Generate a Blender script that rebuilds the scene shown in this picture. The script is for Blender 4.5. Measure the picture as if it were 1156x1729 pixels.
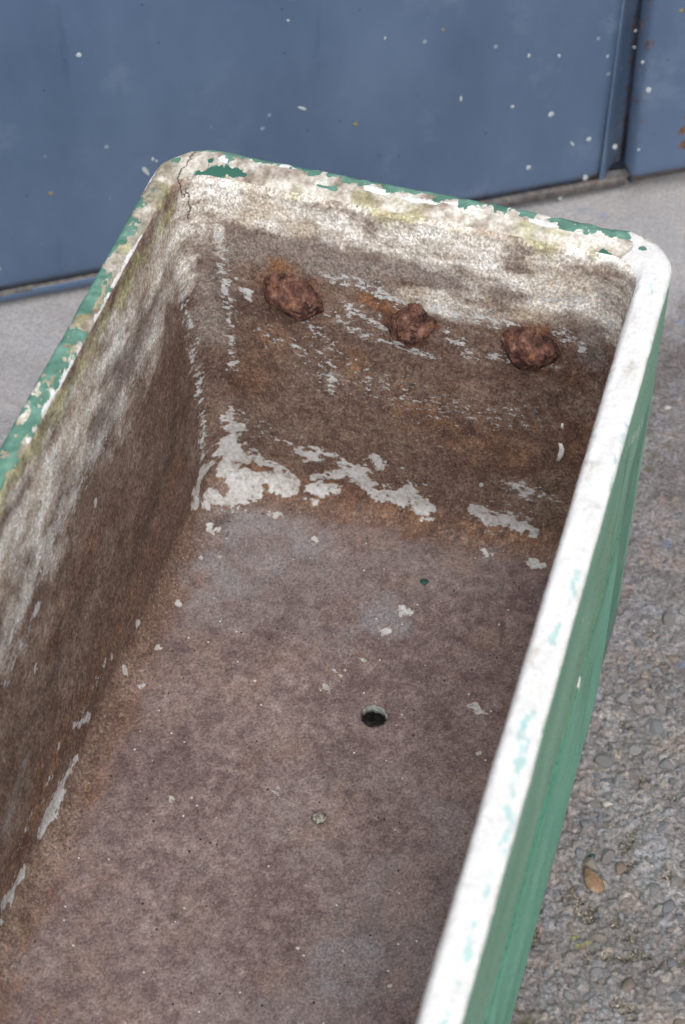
import bpy, math, random
import numpy as np
from mathutils import Matrix, Vector

# ------------------------------------------------------------------ scene, camera, world, sun
for o in list(bpy.data.objects):
    bpy.data.objects.remove(o, do_unlink=True)
sc = bpy.context.scene
COL = sc.collection

FPX = 3400.0                                   # focal length in photo pixels (1156 x 1729)
CAM_ROT = (0.71657655, -0.00552222, 0.28851693)
CAM_POS = (0.31667012, -1.31580334, 1.57607831)
cam_d = bpy.data.cameras.new("camera")
cam = bpy.data.objects.new("camera", cam_d)
COL.objects.link(cam)
cam.location = CAM_POS
cam.rotation_euler = CAM_ROT
cam_d.sensor_fit = 'VERTICAL'
cam_d.sensor_height = 36.0
cam_d.sensor_width = 36.0
cam_d.lens = FPX / 1729.0 * 36.0
cam_d.clip_start = 0.05
cam_d.clip_end = 100.0
cam_d.dof.use_dof = True
cam_d.dof.focus_distance = 1.80
cam_d.dof.aperture_fstop = 6.3
sc.camera = cam

world = bpy.data.worlds.new("World")
sc.world = world
world.use_nodes = True
wt = world.node_tree
wt.nodes.clear()
sky = wt.nodes.new('ShaderNodeTexSky')
sky.sky_type = 'NISHITA'
sky.sun_disc = False
sky.sun_elevation = math.radians(58)
sky.sun_rotation = math.radians(158)
sky.air_density = 1.0
sky.dust_density = 4.0
hsv = wt.nodes.new('ShaderNodeHueSaturation')   # cloud cover: the same sky, mostly grey
hsv.inputs['Saturation'].default_value = 0.30
bg = wt.nodes.new('ShaderNodeBackground')
bg.inputs['Strength'].default_value = 0.13
wo = wt.nodes.new('ShaderNodeOutputWorld')
wt.links.new(sky.outputs[0], hsv.inputs['Color'])
wt.links.new(hsv.outputs[0], bg.inputs['Color'])
wt.links.new(bg.outputs[0], wo.inputs['Surface'])

sun_d = bpy.data.lights.new("sun", 'SUN')
sun_d.energy = 1.3
sun_d.angle = math.radians(70)
sun_d.color = (1.0, 0.975, 0.94)
sun = bpy.data.objects.new("sun", sun_d)
COL.objects.link(sun)
_el, _az = math.radians(58), math.radians(158)
_dir = Vector((math.sin(_az) * math.cos(_el), math.cos(_az) * math.cos(_el), math.sin(_el)))
sun.rotation_euler = _dir.to_track_quat('Z', 'Y').to_euler()
sun.location = (1, -1, 3)

sc.render.engine = 'CYCLES'
sc.view_settings.view_transform = 'Standard'
sc.view_settings.look = 'None'
sc.view_settings.gamma = 1.0
sc.view_settings.use_curve_mapping = False
sc.view_settings.exposure = 0.55

rng = np.random.default_rng(7)
random.seed(7)

# ------------------------------------------------------------------ numpy noise
_perm = np.random.default_rng(3).random(65536)
def _hash(ix, iy, iz, seed):
    h = (ix * 73856093) ^ (iy * 19349663) ^ (iz * 83492791) ^ (seed * 2654435)
    h = (h ^ (h >> 13)) * 1274126177
    return _perm[(h ^ (h >> 16)) & 65535]
def vnoise(p, scale, seed=0):
    q = p * scale
    i = np.floor(q).astype(np.int64)
    f = q - i
    f = f * f * (3 - 2 * f)
    out = 0
    for dx in (0, 1):
        wx = f[:, 0] if dx else 1 - f[:, 0]
        for dy in (0, 1):
            wy = f[:, 1] if dy else 1 - f[:, 1]
            for dz in (0, 1):
                wz = f[:, 2] if dz else 1 - f[:, 2]
                out = out + wx * wy * wz * _hash(i[:, 0] + dx, i[:, 1] + dy, i[:, 2] + dz, seed)
    return out * 2 - 1
def fbm(p, scale, octaves=4, rough=0.5, seed=0):
    a, s, tot, out = 1.0, scale, 0.0, 0.0
    for k in range(octaves):
        out = out + a * vnoise(p, s, seed + k * 17)
        tot += a
        a *= rough
        s *= 2.03
    return out / tot
def sstep(a, b, x):
    t = np.clip((x - a) / (b - a), 0, 1)
    return t * t * (3 - 2 * t)

# ------------------------------------------------------------------ photo pixel <-> place
_e = np.array(CAM_ROT)
_M = np.array(cam.rotation_euler.to_matrix())
_C = np.array(CAM_POS)
def project(P):
    q = (np.asarray(P) - _C) @ _M
    return np.stack([578 + FPX * q[:, 0] / -q[:, 2], 864.5 - FPX * q[:, 1] / -q[:, 2]], 1)
def unproject(px, py, n, d):
    v = _M @ np.array([(px - 578) / FPX, -(py - 864.5) / FPX, -1.0])
    n = np.array(n, float)
    return _C + v * ((d - n @ _C) / (n @ v))

# ------------------------------------------------------------------ mesh helpers
def quad_mesh(name, V, Q, T=None, smooth=True):
    V = np.asarray(V, np.float32)
    Q = np.asarray(Q, np.int32).reshape(-1, 4)
    T = np.zeros((0, 3), np.int32) if T is None else np.asarray(T, np.int32).reshape(-1, 3)
    me = bpy.data.meshes.new(name)
    me.vertices.add(len(V))
    me.vertices.foreach_set('co', V.ravel())
    loops = np.concatenate([Q.ravel(), T.ravel()])
    me.loops.add(len(loops))
    me.loops.foreach_set('vertex_index', loops)
    n = len(Q) + len(T)
    me.polygons.add(n)
    start = np.concatenate([np.arange(len(Q)) * 4, len(Q) * 4 + np.arange(len(T)) * 3]).astype(np.int32)
    me.polygons.foreach_set('loop_start', start)
    me.polygons.foreach_set('use_smooth', np.full(n, smooth))
    me.update(calc_edges=True)
    me.validate()
    return me
def vnormals(me):
    a = np.zeros(len(me.vertices) * 3, np.float32)
    me.vertex_normals.foreach_get('vector', a)
    return a.reshape(-1, 3)
def set_attr(me, name, vals):
    at = me.attributes.new(name, 'FLOAT', 'POINT')
    at.data.foreach_set('value', np.asarray(vals, np.float32))
def link(name, me, mat=None, parent=None, loc=None):
    o = bpy.data.objects.new(name, me)
    COL.objects.link(o)
    if mat is not None:
        me.materials.clear()
        me.materials.append(mat)
    if parent is not None:
        o.parent = parent
    if loc is not None:
        o.location = loc
    return o
def empty(name, loc, label, cat, group=None):
    o = bpy.data.objects.new(name, None)
    COL.objects.link(o)
    o.location = loc
    o.empty_display_size = 0.05
    o['label'] = label
    o['category'] = cat
    if group:
        o['group'] = group
    return o
def tag(o, label, cat, group=None):
    o['label'] = label
    o['category'] = cat
    if group:
        o['group'] = group
    return o

# ------------------------------------------------------------------ node helpers
class NT:
    def __init__(self, name):
        self.m = bpy.data.materials.new(name)
        self.m.use_nodes = True
        self.t = self.m.node_tree
        self.t.nodes.clear()
        self.out = self.t.nodes.new('ShaderNodeOutputMaterial')
        self.b = self.t.nodes.new('ShaderNodeBsdfPrincipled')
        self.t.links.new(self.b.outputs[0], self.out.inputs[0])
        self.co = self.t.nodes.new('ShaderNodeTexCoord').outputs['Object']
    def put(self, sock, v):
        if isinstance(v, bpy.types.NodeSocket):
            self.t.links.new(v, sock)
        elif isinstance(v, (tuple, list)) and sock.type == 'RGBA':
            sock.default_value = tuple(v) + (1.0,) if len(v) == 3 else tuple(v)
        else:
            sock.default_value = v
    def attr(self, name):
        n = self.t.nodes.new('ShaderNodeAttribute')
        n.attribute_name = name
        return n.outputs['Fac']
    def rnd(self):
        return self.t.nodes.new('ShaderNodeObjectInfo').outputs['Random']
    def map(self, scale=(1, 1, 1), rot=(0, 0, 0), loc=(0, 0, 0), vec=None):
        n = self.t.nodes.new('ShaderNodeMapping')
        self.put(n.inputs['Vector'], vec or self.co)
        n.inputs['Scale'].default_value = scale
        n.inputs['Rotation'].default_value = rot
        n.inputs['Location'].default_value = loc
        return n.outputs[0]
    def noise(self, scale, detail=4.0, rough=0.55, vec=None, dist=0.0, col=False):
        n = self.t.nodes.new('ShaderNodeTexNoise')
        self.put(n.inputs['Vector'], vec or self.co)
        n.inputs['Scale'].default_value = scale
        n.inputs['Detail'].default_value = detail
        n.inputs['Roughness'].default_value = rough
        n.inputs['Distortion'].default_value = dist
        return n.outputs['Color' if col else 'Fac']
    def voro(self, scale, vec=None, feature='F1', out='Distance', rand=1.0):
        n = self.t.nodes.new('ShaderNodeTexVoronoi')
        n.feature = feature
        self.put(n.inputs['Vector'], vec or self.co)
        n.inputs['Scale'].default_value = scale
        n.inputs['Randomness'].default_value = rand
        return n.outputs[out]
    def math(self, op, a, b=0.0, c=0.0, clamp=False):
        n = self.t.nodes.new('ShaderNodeMath')
        n.operation = op
        n.use_clamp = clamp
        self.put(n.inputs[0], a)
        self.put(n.inputs[1], b)
        self.put(n.inputs[2], c)
        return n.outputs[0]
    def rng(self, x, a, b, c=0.0, d=1.0, smooth=True):
        n = self.t.nodes.new('ShaderNodeMapRange')
        n.interpolation_type = 'SMOOTHSTEP' if smooth else 'LINEAR'
        n.clamp = True
        self.put(n.inputs['Value'], x)
        for k, v in zip(('From Min', 'From Max', 'To Min', 'To Max'), (a, b, c, d)):
            n.inputs[k].default_value = v
        return n.outputs[0]
    def mix(self, fac, a, b, mode='MIX'):
        n = self.t.nodes.new('ShaderNodeMix')
        n.data_type = 'RGBA'
        n.blend_type = mode
        self.put(n.inputs['Factor'], fac)
        self.put(n.inputs[6], a)
        self.put(n.inputs[7], b)
        return n.outputs[2]
    def ramp(self, fac, stops):
        n = self.t.nodes.new('ShaderNodeValToRGB')
        self.put(n.inputs[0], fac)
        el = n.color_ramp.elements
        while len(el) < len(stops):
            el.new(0.5)
        for e, (p, c) in zip(el, stops):
            e.position = p
            e.color = tuple(c) + (1.0,)
        return n.outputs[0]
    def gain(self, col, fac):
        """multiply a colour by a grey value"""
        n = self.t.nodes.new('ShaderNodeVectorMath')
        n.operation = 'SCALE'
        self.put(n.inputs[0], col)
        self.put(n.inputs['Scale'], fac)
        return n.outputs[0]
    def bump(self, h, strength=1.0, dist=0.001, normal=None):
        n = self.t.nodes.new('ShaderNodeBump')
        n.inputs['Strength'].default_value = strength
        n.inputs['Distance'].default_value = dist
        self.put(n.inputs['Height'], h)
        if normal is not None:
            self.put(n.inputs['Normal'], normal)
        return n.outputs[0]
    def done(self, color, rough=0.8, normal=None, spec=0.3, metal=0.0):
        self.put(self.b.inputs['Base Color'], color)
        self.put(self.b.inputs['Roughness'], rough)
        self.put(self.b.inputs['Specular IOR Level'], spec)
        self.put(self.b.inputs['Metallic'], metal)
        if normal is not None:
            self.put(self.b.inputs['Normal'], normal)
        return self.m

# ------------------------------------------------------------------ materials
def mask(n, attr, scale, amp, soft=0.03, detail=6.0, rough=0.65, vec=None, lo=0.5):
    """stain edge: a placed field broken up by noise"""
    nz = n.noise(scale, detail, rough, vec)
    f = n.math('MULTIPLY_ADD', n.math('SUBTRACT', nz, 0.5), amp, n.attr(attr))
    return n.rng(f, lo - soft, lo + soft)

def hard(n, attr, amp, scale=210.0, soft=0.05, vec=None, detail=4.0):
    """crisp chipped edge: a placed field, already broken up on the mesh, refined by fine noise"""
    f = n.math('MULTIPLY_ADD', n.math('SUBTRACT', n.noise(scale, detail, 0.65, vec), 0.5), amp, n.attr(attr))
    return n.rng(f, 0.5 - soft, 0.5 + soft)

def crack(n):
    wob = n.math('MULTIPLY_ADD', n.math('SUBTRACT', n.noise(55.0, 4.0, 0.7), 0.5), 16.0, n.attr('crack_d'))
    return n.math('MULTIPLY', n.rng(n.math('ABSOLUTE', wob), 0.3, 0.8, 1.0, 0.0), n.rng(n.attr('crack_m'), 0.45, 0.55))

def tint(n):
    a = n.t.nodes.new('ShaderNodeAttribute')
    a.attribute_name = 'tint'
    return a.outputs['Color']

def mat_basin(name, floor):
    n = NT(name)
    base = tint(n)
    v1 = n.map(scale=(1.0, 1.0, 0.8)) if not floor else n.co
    fine = n.noise(440.0, 3.0, 0.72, v1)
    base = n.gain(base, n.rng(fine, 0.36, 0.64, 0.68 if not floor else 0.76, 1.34 if not floor else 1.24, smooth=False))
    gr = n.voro(520.0, n.map(scale=(1.0, 1.0, 0.8)) if not floor else None, 'F1', 'Color')
    base = n.gain(base, n.rng(gr, 0.18, 0.82, 0.72 if not floor else 0.78, 1.32 if not floor else 1.24, smooth=False))
    grain = n.noise(300.0, 2.0, 0.6, n.map(scale=(0.95, 0.95, 0.85) if not floor else (0.9, 0.9, 0.9), loc=(5, 3, 9)))
    base = n.mix(n.rng(grain, 0.60, 0.72, 0.0, 0.42 if not floor else 0.28), base, (0.46, 0.375, 0.30) if not floor else (0.42, 0.375, 0.355))
    base = n.mix(n.rng(grain, 0.28, 0.40, 0.50 if not floor else 0.35, 0.0), base, (0.055, 0.038, 0.031))
    if floor:
        pv = n.voro(150.0, n.map(loc=(1, 2, 3)), 'F1', 'Color')
        pd = n.voro(150.0, n.map(loc=(1, 2, 3)))
        base = n.mix(n.math('MULTIPLY', n.rng(pd, 0.10, 0.18, 1.0, 0.0), n.rng(pv, 0.80, 0.82)), base, (0.62, 0.59, 0.55))
        base = n.mix(n.math('MULTIPLY', n.rng(pd, 0.12, 0.20, 1.0, 0.0), n.rng(pv, 0.17, 0.15)), base, (0.022, 0.016, 0.014))
    edge = n.rng(n.attr('paint'), 0.22, 0.5, 0.0, 0.45)
    base = n.mix(edge, base, (0.200, 0.100, 0.050))
    paint = hard(n, 'paint', 1.35, 190.0, 0.10, n.map(scale=(0.7, 0.7, 1.2)) if not floor else None)
    pcol = n.ramp(n.math('MULTIPLY_ADD', n.noise(85.0, 4.0, 0.6), 0.5, n.math('MULTIPLY', grain, 0.5)), [(0.36, (0.30, 0.275, 0.25)), (0.46, (0.45, 0.44, 0.43)), (0.60, (0.60, 0.605, 0.61))])
    base = n.mix(n.math('MULTIPLY', paint, n.rng(fine, 0.30, 0.44, 0.45, 0.97)), base, pcol)
    if not floor:
        fk = n.math('MULTIPLY_ADD', n.attr('fleck'), 0.34, n.noise(150.0, 5.0, 0.74, n.map(scale=(0.75, 0.75, 1.25), loc=(4, 4, 1))))
        fk = n.rng(fk, 0.735, 0.765)
        base = n.mix(n.math('MULTIPLY', fk, 0.92), base, n.gain(pcol, 1.08))
        paint = n.math('MAXIMUM', paint, fk)
    ck = crack(n)
    base = n.mix(n.math('MULTIPLY', ck, 0.85), base, (0.045, 0.035, 0.028))
    h = n.math('MULTIPLY_ADD', fine, 0.7, n.math('MULTIPLY', paint, 1.1))
    h = n.math('MULTIPLY_ADD', ck, -0.9, h)
    return n.done(base, 0.82, n.bump(h, 0.75, 0.0010), 0.22)

def mat_rim():
    n = NT('rim_paint')
    base = tint(n)
    fine = n.noise(330.0, 3.0, 0.65)
    base = n.gain(base, n.rng(fine, 0.30, 0.70, 0.66, 1.30, smooth=False))
    wm = hard(n, 'white', 0.6, 150.0, 0.06)
    wn = n.noise(42.0, 5.0, 0.65, n.map(scale=(1.5, 0.5, 1)))
    wcol = n.ramp(wn, [(0.28, (0.50, 0.48, 0.44)), (0.38, (0.64, 0.635, 0.62)), (0.52, (0.68, 0.68, 0.675)), (0.72, (0.73, 0.735, 0.74))])
    wcol = n.mix(n.rng(n.math('MULTIPLY_ADD', n.math('SUBTRACT', fine, 0.5), 0.9, n.attr('teal')), 0.34, 0.70, 0.0, 0.55), wcol, (0.17, 0.46, 0.44))
    wcol = n.gain(wcol, n.rng(fine, 0.3, 0.7, 0.86, 1.08, smooth=False))
    wcol = n.mix(n.rng(fine, 0.66, 0.72, 0.0, 0.35), wcol, (0.40, 0.36, 0.30))
    base = n.mix(wm, base, wcol)
    gm = hard(n, 'green', 0.7, 170.0, 0.04, n.map(scale=(1.0, 0.7, 1)))
    gcol = n.ramp(n.noise(60.0, 4.0, 0.6), [(0.3, (0.058, 0.142, 0.108)), (0.5, (0.098, 0.212, 0.165)), (0.75, (0.180, 0.322, 0.260))])
    gcol = n.mix(n.rng(n.attr('deep'), 0.45, 0.55), gcol, (0.030, 0.108, 0.080))
    base = n.mix(gm, base, gcol)
    ck = crack(n)
    base = n.mix(n.math('MULTIPLY', ck, 0.85), base, (0.05, 0.038, 0.03))
    h = n.math('MULTIPLY_ADD', gm, 0.4, n.math('MULTIPLY_ADD', fine, 0.55, n.math('MULTIPLY', wn, 0.8)))
    h = n.math('MULTIPLY_ADD', wm, 0.4, h)
    h = n.math('MULTIPLY_ADD', ck, -1.2, h)
    return n.done(base, n.rng(wm, 0, 1, 0.85, 0.62), n.bump(h, 0.7, 0.0011), 0.3)

def mat_green(name, lo, mid, hi, rough):
    n = NT(name)
    base = n.ramp(n.noise(16.0, 5.0, 0.6, n.map(scale=(1, 0.35, 1))), [(0.3, lo), (0.5, mid), (0.72, hi)])
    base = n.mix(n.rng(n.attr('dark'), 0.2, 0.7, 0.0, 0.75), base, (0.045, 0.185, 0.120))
    mo = n.rng(n.noise(5.0, 4.0, 0.6, n.map(loc=(9, 2, 4))), 0.50, 0.70, 0.0, 0.40)
    base = n.mix(mo, base, (0.13, 0.20, 0.095))
    fine = n.noise(300.0, 3.0, 0.65)
    base = n.mix(n.rng(fine, 0.36, 0.43, 0.6, 0.0), base, (0.02, 0.07, 0.05))
    ch = n.rng(n.noise(120.0, 6.0, 0.78, n.map(scale=(1, 0.45, 0.6), loc=(1, 4, 8))), 0.665, 0.69)
    base = n.mix(ch, base, (0.60, 0.64, 0.60))
    wh = mask(n, 'white', 90.0, 1.6, 0.05, 5.0, 0.7)
    base = n.mix(wh, base, (0.68, 0.68, 0.65))
    bare = mask(n, 'bare', 90.0, 0.8, 0.06, 4.0, 0.7)
    base = n.mix(bare, base, (0.14, 0.145, 0.15))
    base = n.gain(base, n.rng(fine, 0.3, 0.7, 0.82, 1.16, smooth=False))
    h = n.math('MULTIPLY_ADD', fine, 0.5, n.noise(50.0, 4.0, 0.6))
    return n.done(base, rough, n.bump(h, 0.5, 0.001), 0.45)

def mat_rust():
    n = NT('flaking_rust')
    base = n.ramp(n.noise(110.0, 6.0, 0.66), [(0.34, (0.026, 0.011, 0.010)), (0.44, (0.070, 0.031, 0.024)), (0.53, (0.122, 0.056, 0.041)), (0.62, (0.188, 0.098, 0.070)), (0.74, (0.36, 0.24, 0.18))])
    org = n.rng(n.noise(60.0, 4.0, 0.65, n.map(loc=(4, 1, 6))), 0.58, 0.70)
    base = n.mix(n.math('MULTIPLY', org, 0.5), base, (0.26, 0.115, 0.045))
    wv = n.map(vec=n.mix(0.03, n.co, n.noise(90.0, 3.0, 0.6, col=True)))
    crk = n.rng(n.voro(85.0, wv, 'DISTANCE_TO_EDGE'), 0.0, 0.08, 1.0, 0.0)
    sel = n.rng(n.noise(50.0, 2.0, 0.6, n.map(loc=(9, 9, 1))), 0.46, 0.58)
    crk = n.math('MULTIPLY', crk, sel)
    base = n.mix(n.math('MULTIPLY', crk, 0.75), base, (0.018, 0.010, 0.009))
    h = n.math('MULTIPLY_ADD', crk, -0.6, n.noise(200.0, 5.0, 0.68))
    return n.done(base, 0.78, n.bump(h, 1.0, 0.0026), 0.3)

def mat_ground():
    n = NT('worn_concrete')
    base = n.ramp(n.noise(11.0, 6.0, 0.64), [(0.30, (0.118, 0.102, 0.099)), (0.46, (0.170, 0.152, 0.149)), (0.58, (0.212, 0.196, 0.196)), (0.74, (0.272, 0.259, 0.262))])
    sel = n.noise(24.0, 4.0, 0.6, col=True)
    sep = n.t.nodes.new('ShaderNodeSeparateColor')
    n.put(sep.inputs[0], sel)
    base = n.mix(n.rng(sep.outputs[0], 0.52, 0.66, 0.0, 0.5), base, (0.225, 0.232, 0.258))
    base = n.mix(n.rng(sep.outputs[1], 0.54, 0.68, 0.0, 0.5), base, (0.285, 0.215, 0.180))
    sc_ = n.ramp(n.attr('stone_tone'), [(0.0, (0.140, 0.138, 0.145)), (0.3, (0.225, 0.228, 0.250)), (0.55, (0.220, 0.185, 0.165)), (0.8, (0.290, 0.275, 0.272)), (1.0, (0.310, 0.250, 0.205))])
    base = n.mix(n.rng(n.attr('stone'), 0.3, 0.6, 0.0, 0.6), base, sc_)
    fine = n.noise(260.0, 4.0, 0.68)
    low = n.rng(n.math('MULTIPLY_ADD', n.math('SUBTRACT', fine, 0.5), 1.2, n.attr('low')), 0.35, 0.75)
    sand = n.voro(560.0, None, 'F1', 'Color')
    sandg = n.ramp(sand, [(0.0, (0.03, 0.025, 0.02)), (0.35, (0.105, 0.085, 0.065)), (0.65, (0.205, 0.175, 0.140)), (0.88, (0.33, 0.29, 0.24)), (1.0, (0.85, 0.82, 0.76))])
    base = n.mix(n.math('MULTIPLY', low, 0.82), base, sandg)
    gritc = n.voro(230.0, None, 'F1', 'Color')
    base = n.gain(base, n.rng(gritc, 0.2, 0.8, 0.86, 1.14, smooth=False))
    base = n.gain(base, n.rng(fine, 0.34, 0.66, 0.55, 1.45, smooth=False))
    base = n.mix(n.rng(fine, 0.69, 0.73, 0.0, 0.6), base, (0.60, 0.58, 0.54))
    base = n.mix(n.rng(n.attr('apron'), 0.2, 0.8, 0.0, 0.62), base, n.gain((0.40, 0.395, 0.40), n.rng(fine, 0.3, 0.7, 0.8, 1.2, smooth=False)))
    base = n.mix(n.rng(n.attr('yellow'), 0.3, 0.9, 0.0, 0.42), base, (0.36, 0.35, 0.06))
    base = n.mix(n.rng(n.attr('blue'), 0.3, 1.0, 0.0, 0.42), base, (0.13, 0.18, 0.31))
    base = n.mix(n.rng(n.attr('moss'), 0.3, 0.9, 0.0, 0.75), base, (0.10, 0.088, 0.045))
    h2 = n.math('MULTIPLY_ADD', n.math('MULTIPLY', low, sand), 0.8, fine)
    return n.done(base, n.rng(fine, 0.3, 0.7, 0.55, 0.8), n.bump(h2, 0.9, 0.0018), 0.35)

def mat_stone():
    n = NT('embedded_stone')
    r = n.rnd()
    base = n.ramp(r, [(0.0, (0.170, 0.170, 0.180)), (0.25, (0.250, 0.258, 0.285)), (0.5, (0.235, 0.210, 0.195)), (0.72, (0.300, 0.295, 0.300)), (0.9, (0.260, 0.200, 0.165)), (1.0, (0.34, 0.30, 0.26))])
    ng = n.noise(95.0, 6.0, 0.65)
    base = n.mix(n.rng(ng, 0.48, 0.68, 0.0, 0.55), base, (0.235, 0.215, 0.210))
    fine = n.noise(330.0, 4.0, 0.65)
    base = n.gain(base, n.rng(fine, 0.3, 0.7, 0.75, 1.22, smooth=False))
    return n.done(base, 0.68, n.bump(n.math('MULTIPLY_ADD', fine, 0.5, ng), 0.8, 0.0015), 0.35)

def mat_simple(name, stops, scale=120.0, rough=0.7, bump=0.0012, spec=0.35):
    n = NT(name)
    c = n.ramp(n.noise(scale, 6.0, 0.65), stops)
    f = n.noise(scale * 3.5, 4.0, 0.6)
    return n.done(n.gain(c, n.rng(f, 0.3, 0.7, 0.8, 1.2, smooth=False)), rough, n.bump(n.math('ADD', f, n.noise(scale, 4.0)), 0.6, bump), spec)

def mat_door(name='blue_metal_paint'):
    n = NT(name)
    base = n.ramp(n.noise(4.0, 6.0, 0.6, n.map(scale=(1.4, 1.4, 0.6))), [(0.3, (0.066, 0.102, 0.174)), (0.5, (0.082, 0.125, 0.207)), (0.72, (0.106, 0.155, 0.246))])
    run = n.rng(n.noise(26.0, 4.0, 0.6, n.map(scale=(1, 1, 0.10), loc=(3, 2, 0))), 0.60, 0.74)
    base = n.mix(n.math('MULTIPLY', run, 0.35), base, (0.040, 0.068, 0.130))
    haze = n.rng(n.noise(11.0, 6.0, 0.65, n.map(loc=(1, 1, 7))), 0.52, 0.75)
    base = n.mix(n.math('MULTIPLY', haze, 0.16), base, (0.33, 0.40, 0.50))
    # scuffs and spots
    sc1 = n.rng(n.noise(60.0, 5.0, 0.7, n.map(scale=(1, 1, 0.5), loc=(4, 0, 2))), 0.685, 0.76)
    base = n.mix(n.math('MULTIPLY', sc1, 0.55), base, (0.46, 0.52, 0.60))
    v = n.voro(38.0, n.map(loc=(0.3, 0.7, 0.1)))
    vs = n.voro(38.0, n.map(loc=(0.3, 0.7, 0.1)), 'F1', 'Color')
    dot = n.math('MULTIPLY', n.rng(v, 0.030, 0.065, 1.0, 0.0), n.rng(vs, 0.50, 0.54))
    base = n.mix(n.math('MULTIPLY', dot, 0.75), base, (0.020, 0.026, 0.042))
    v2 = n.voro(30.0, n.map(loc=(5.3, 1.7, 2.1)))
    vs2 = n.voro(30.0, n.map(loc=(5.3, 1.7, 2.1)), 'F1', 'Color')
    dot2 = n.math('MULTIPLY', n.rng(v2, 0.04, 0.10, 1.0, 0.0), n.rng(vs2, 0.60, 0.64))
    base = n.mix(n.math('MULTIPLY', dot2, 0.40), base, (0.50, 0.56, 0.60))
    grime = mask(n, 'grime', 60.0, 1.0, 0.25)
    gc = n.ramp(n.noise(110.0, 5.0, 0.65), [(0.32, (0.035, 0.026, 0.020)), (0.5, (0.090, 0.070, 0.052)), (0.7, (0.18, 0.15, 0.115))])
    base = n.mix(n.math('MULTIPLY', grime, 0.85), base, gc)
    rust = mask(n, 'rust', 90.0, 1.1, 0.10)
    base = n.mix(rust, base, n.ramp(n.noise(140.0, 5.0, 0.65), [(0.35, (0.060, 0.030, 0.020)), (0.6, (0.180, 0.095, 0.050)), (0.8, (0.40, 0.32, 0.24))]))
    h = n.math('MULTIPLY_ADD', rust, 0.5, n.math('MULTIPLY_ADD', grime, 0.3, n.noise(45.0, 5.0, 0.6)))
    return n.done(base, n.rng(n.noise(20.0, 4.0), 0.3, 0.7, 0.42, 0.58), n.bump(h, 0.35, 0.001), 0.4)

M_WALL = mat_basin('basin_wall_stain', False)
M_FLOOR = mat_basin('basin_floor_stain', True)
M_RIM = mat_rim()
M_GREEN = mat_green('green_paint_dull', (0.130, 0.290, 0.195), (0.165, 0.340, 0.235), (0.215, 0.400, 0.290), 0.5)  # outer wall green; duller look of the steep face put into the colour
M_GREEN2 = mat_green('green_paint_lit', (0.090, 0.305, 0.200), (0.120, 0.375, 0.255), (0.175, 0.450, 0.325), 0.40)  # same green brightened: sky light on the band put into the colour
M_RUST = mat_rust()
M_GROUND = mat_ground()
M_STONE = mat_stone()
M_DOOR = mat_door()
M_SPOT = mat_simple('pale_paint_spot', [(0.3, (0.34, 0.39, 0.42)), (0.7, (0.54, 0.59, 0.60))], 200.0, 0.5, 0.0004)
M_SPOTY = mat_simple('ochre_spot', [(0.3, (0.20, 0.17, 0.09)), (0.7, (0.28, 0.24, 0.14))], 200.0, 0.6, 0.0004)
M_SLEEVE = mat_simple('drain_sleeve_lime', [(0.3, (0.30, 0.31, 0.29)), (0.5, (0.48, 0.50, 0.48)), (0.7, (0.62, 0.64, 0.62))], 140.0, 0.75, 0.001)
M_FLAKE = mat_simple('loose_white_paint', [(0.3, (0.66, 0.65, 0.62)), (0.7, (0.82, 0.82, 0.80))], 200.0, 0.6, 0.0006)
M_CHIP = mat_simple('dark_green_chip', [(0.3, (0.012, 0.050, 0.040)), (0.7, (0.025, 0.090, 0.070))], 200.0, 0.4, 0.0006)
M_GRIT = mat_simple('grey_grit', [(0.32, (0.060, 0.056, 0.046)), (0.5, (0.25, 0.24, 0.20)), (0.68, (0.62, 0.60, 0.54))], 260.0, 0.85, 0.002)
M_ORANGE = mat_simple('orange_pebble', [(0.3, (0.170, 0.100, 0.058)), (0.5, (0.230, 0.138, 0.080)), (0.66, (0.27, 0.215, 0.180))], 90.0, 0.55, 0.0008)
M_PALE = mat_simple('pale_pebble', [(0.3, (0.30, 0.27, 0.24)), (0.7, (0.48, 0.45, 0.41))], 120.0, 0.6, 0.0008)
M_STRAW = mat_simple('dry_stalk', [(0.3, (0.20, 0.16, 0.14)), (0.7, (0.42, 0.36, 0.32))], 200.0, 0.8, 0.0008)
M_BLACK = mat_simple('dark_gap', [(0.3, (0.012, 0.011, 0.010)), (0.7, (0.03, 0.026, 0.022))], 60.0, 0.9, 0.001)

# ================================================================== THE GROUND
def axis(segs):
    out = []
    for a, b, s in segs:
        k = max(1, int(round((b - a) / s)))
        out.append(np.linspace(a, b, k, endpoint=False))
    return np.concatenate(out + [[segs[-1][1]]])
gx = axis([(-4, -0.9, 0.2), (-0.9, -0.45, 0.02), (-0.45, -0.2, 0.005), (-0.2, 0.08, 0.012), (0.08, 0.2, 0.004), (0.2, 0.52, 0.0014), (0.52, 0.7, 0.01), (0.7, 4, 0.2)])
gy = axis([(-4, -0.9, 0.2), (-0.9, -0.62, 0.02), (-0.62, 0.12, 0.0015), (0.12, 0.75, 0.003), (0.75, 1.0, 0.02), (1.0, 4, 0.2)])
GX, GY = np.meshgrid(gx, gy)
gp = np.stack([GX.ravel(), GY.ravel(), np.zeros(GX.size)], 1)
rough_zone = 1 - 0.80 * sstep(-0.30, 0.12, gp[:, 1])
warp = gp + np.stack([fbm(gp, 45, 3, seed=5), fbm(gp, 45, 3, seed=9), np.zeros(len(gp))], 1) * 0.0045
cell = 0.0125
ci = np.floor(warp[:, :2] / cell).astype(np.int64)
f1 = np.full(len(gp), 9.0); f2 = np.full(len(gp), 9.0); tone = np.zeros(len(gp)); size = np.zeros(len(gp))
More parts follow.
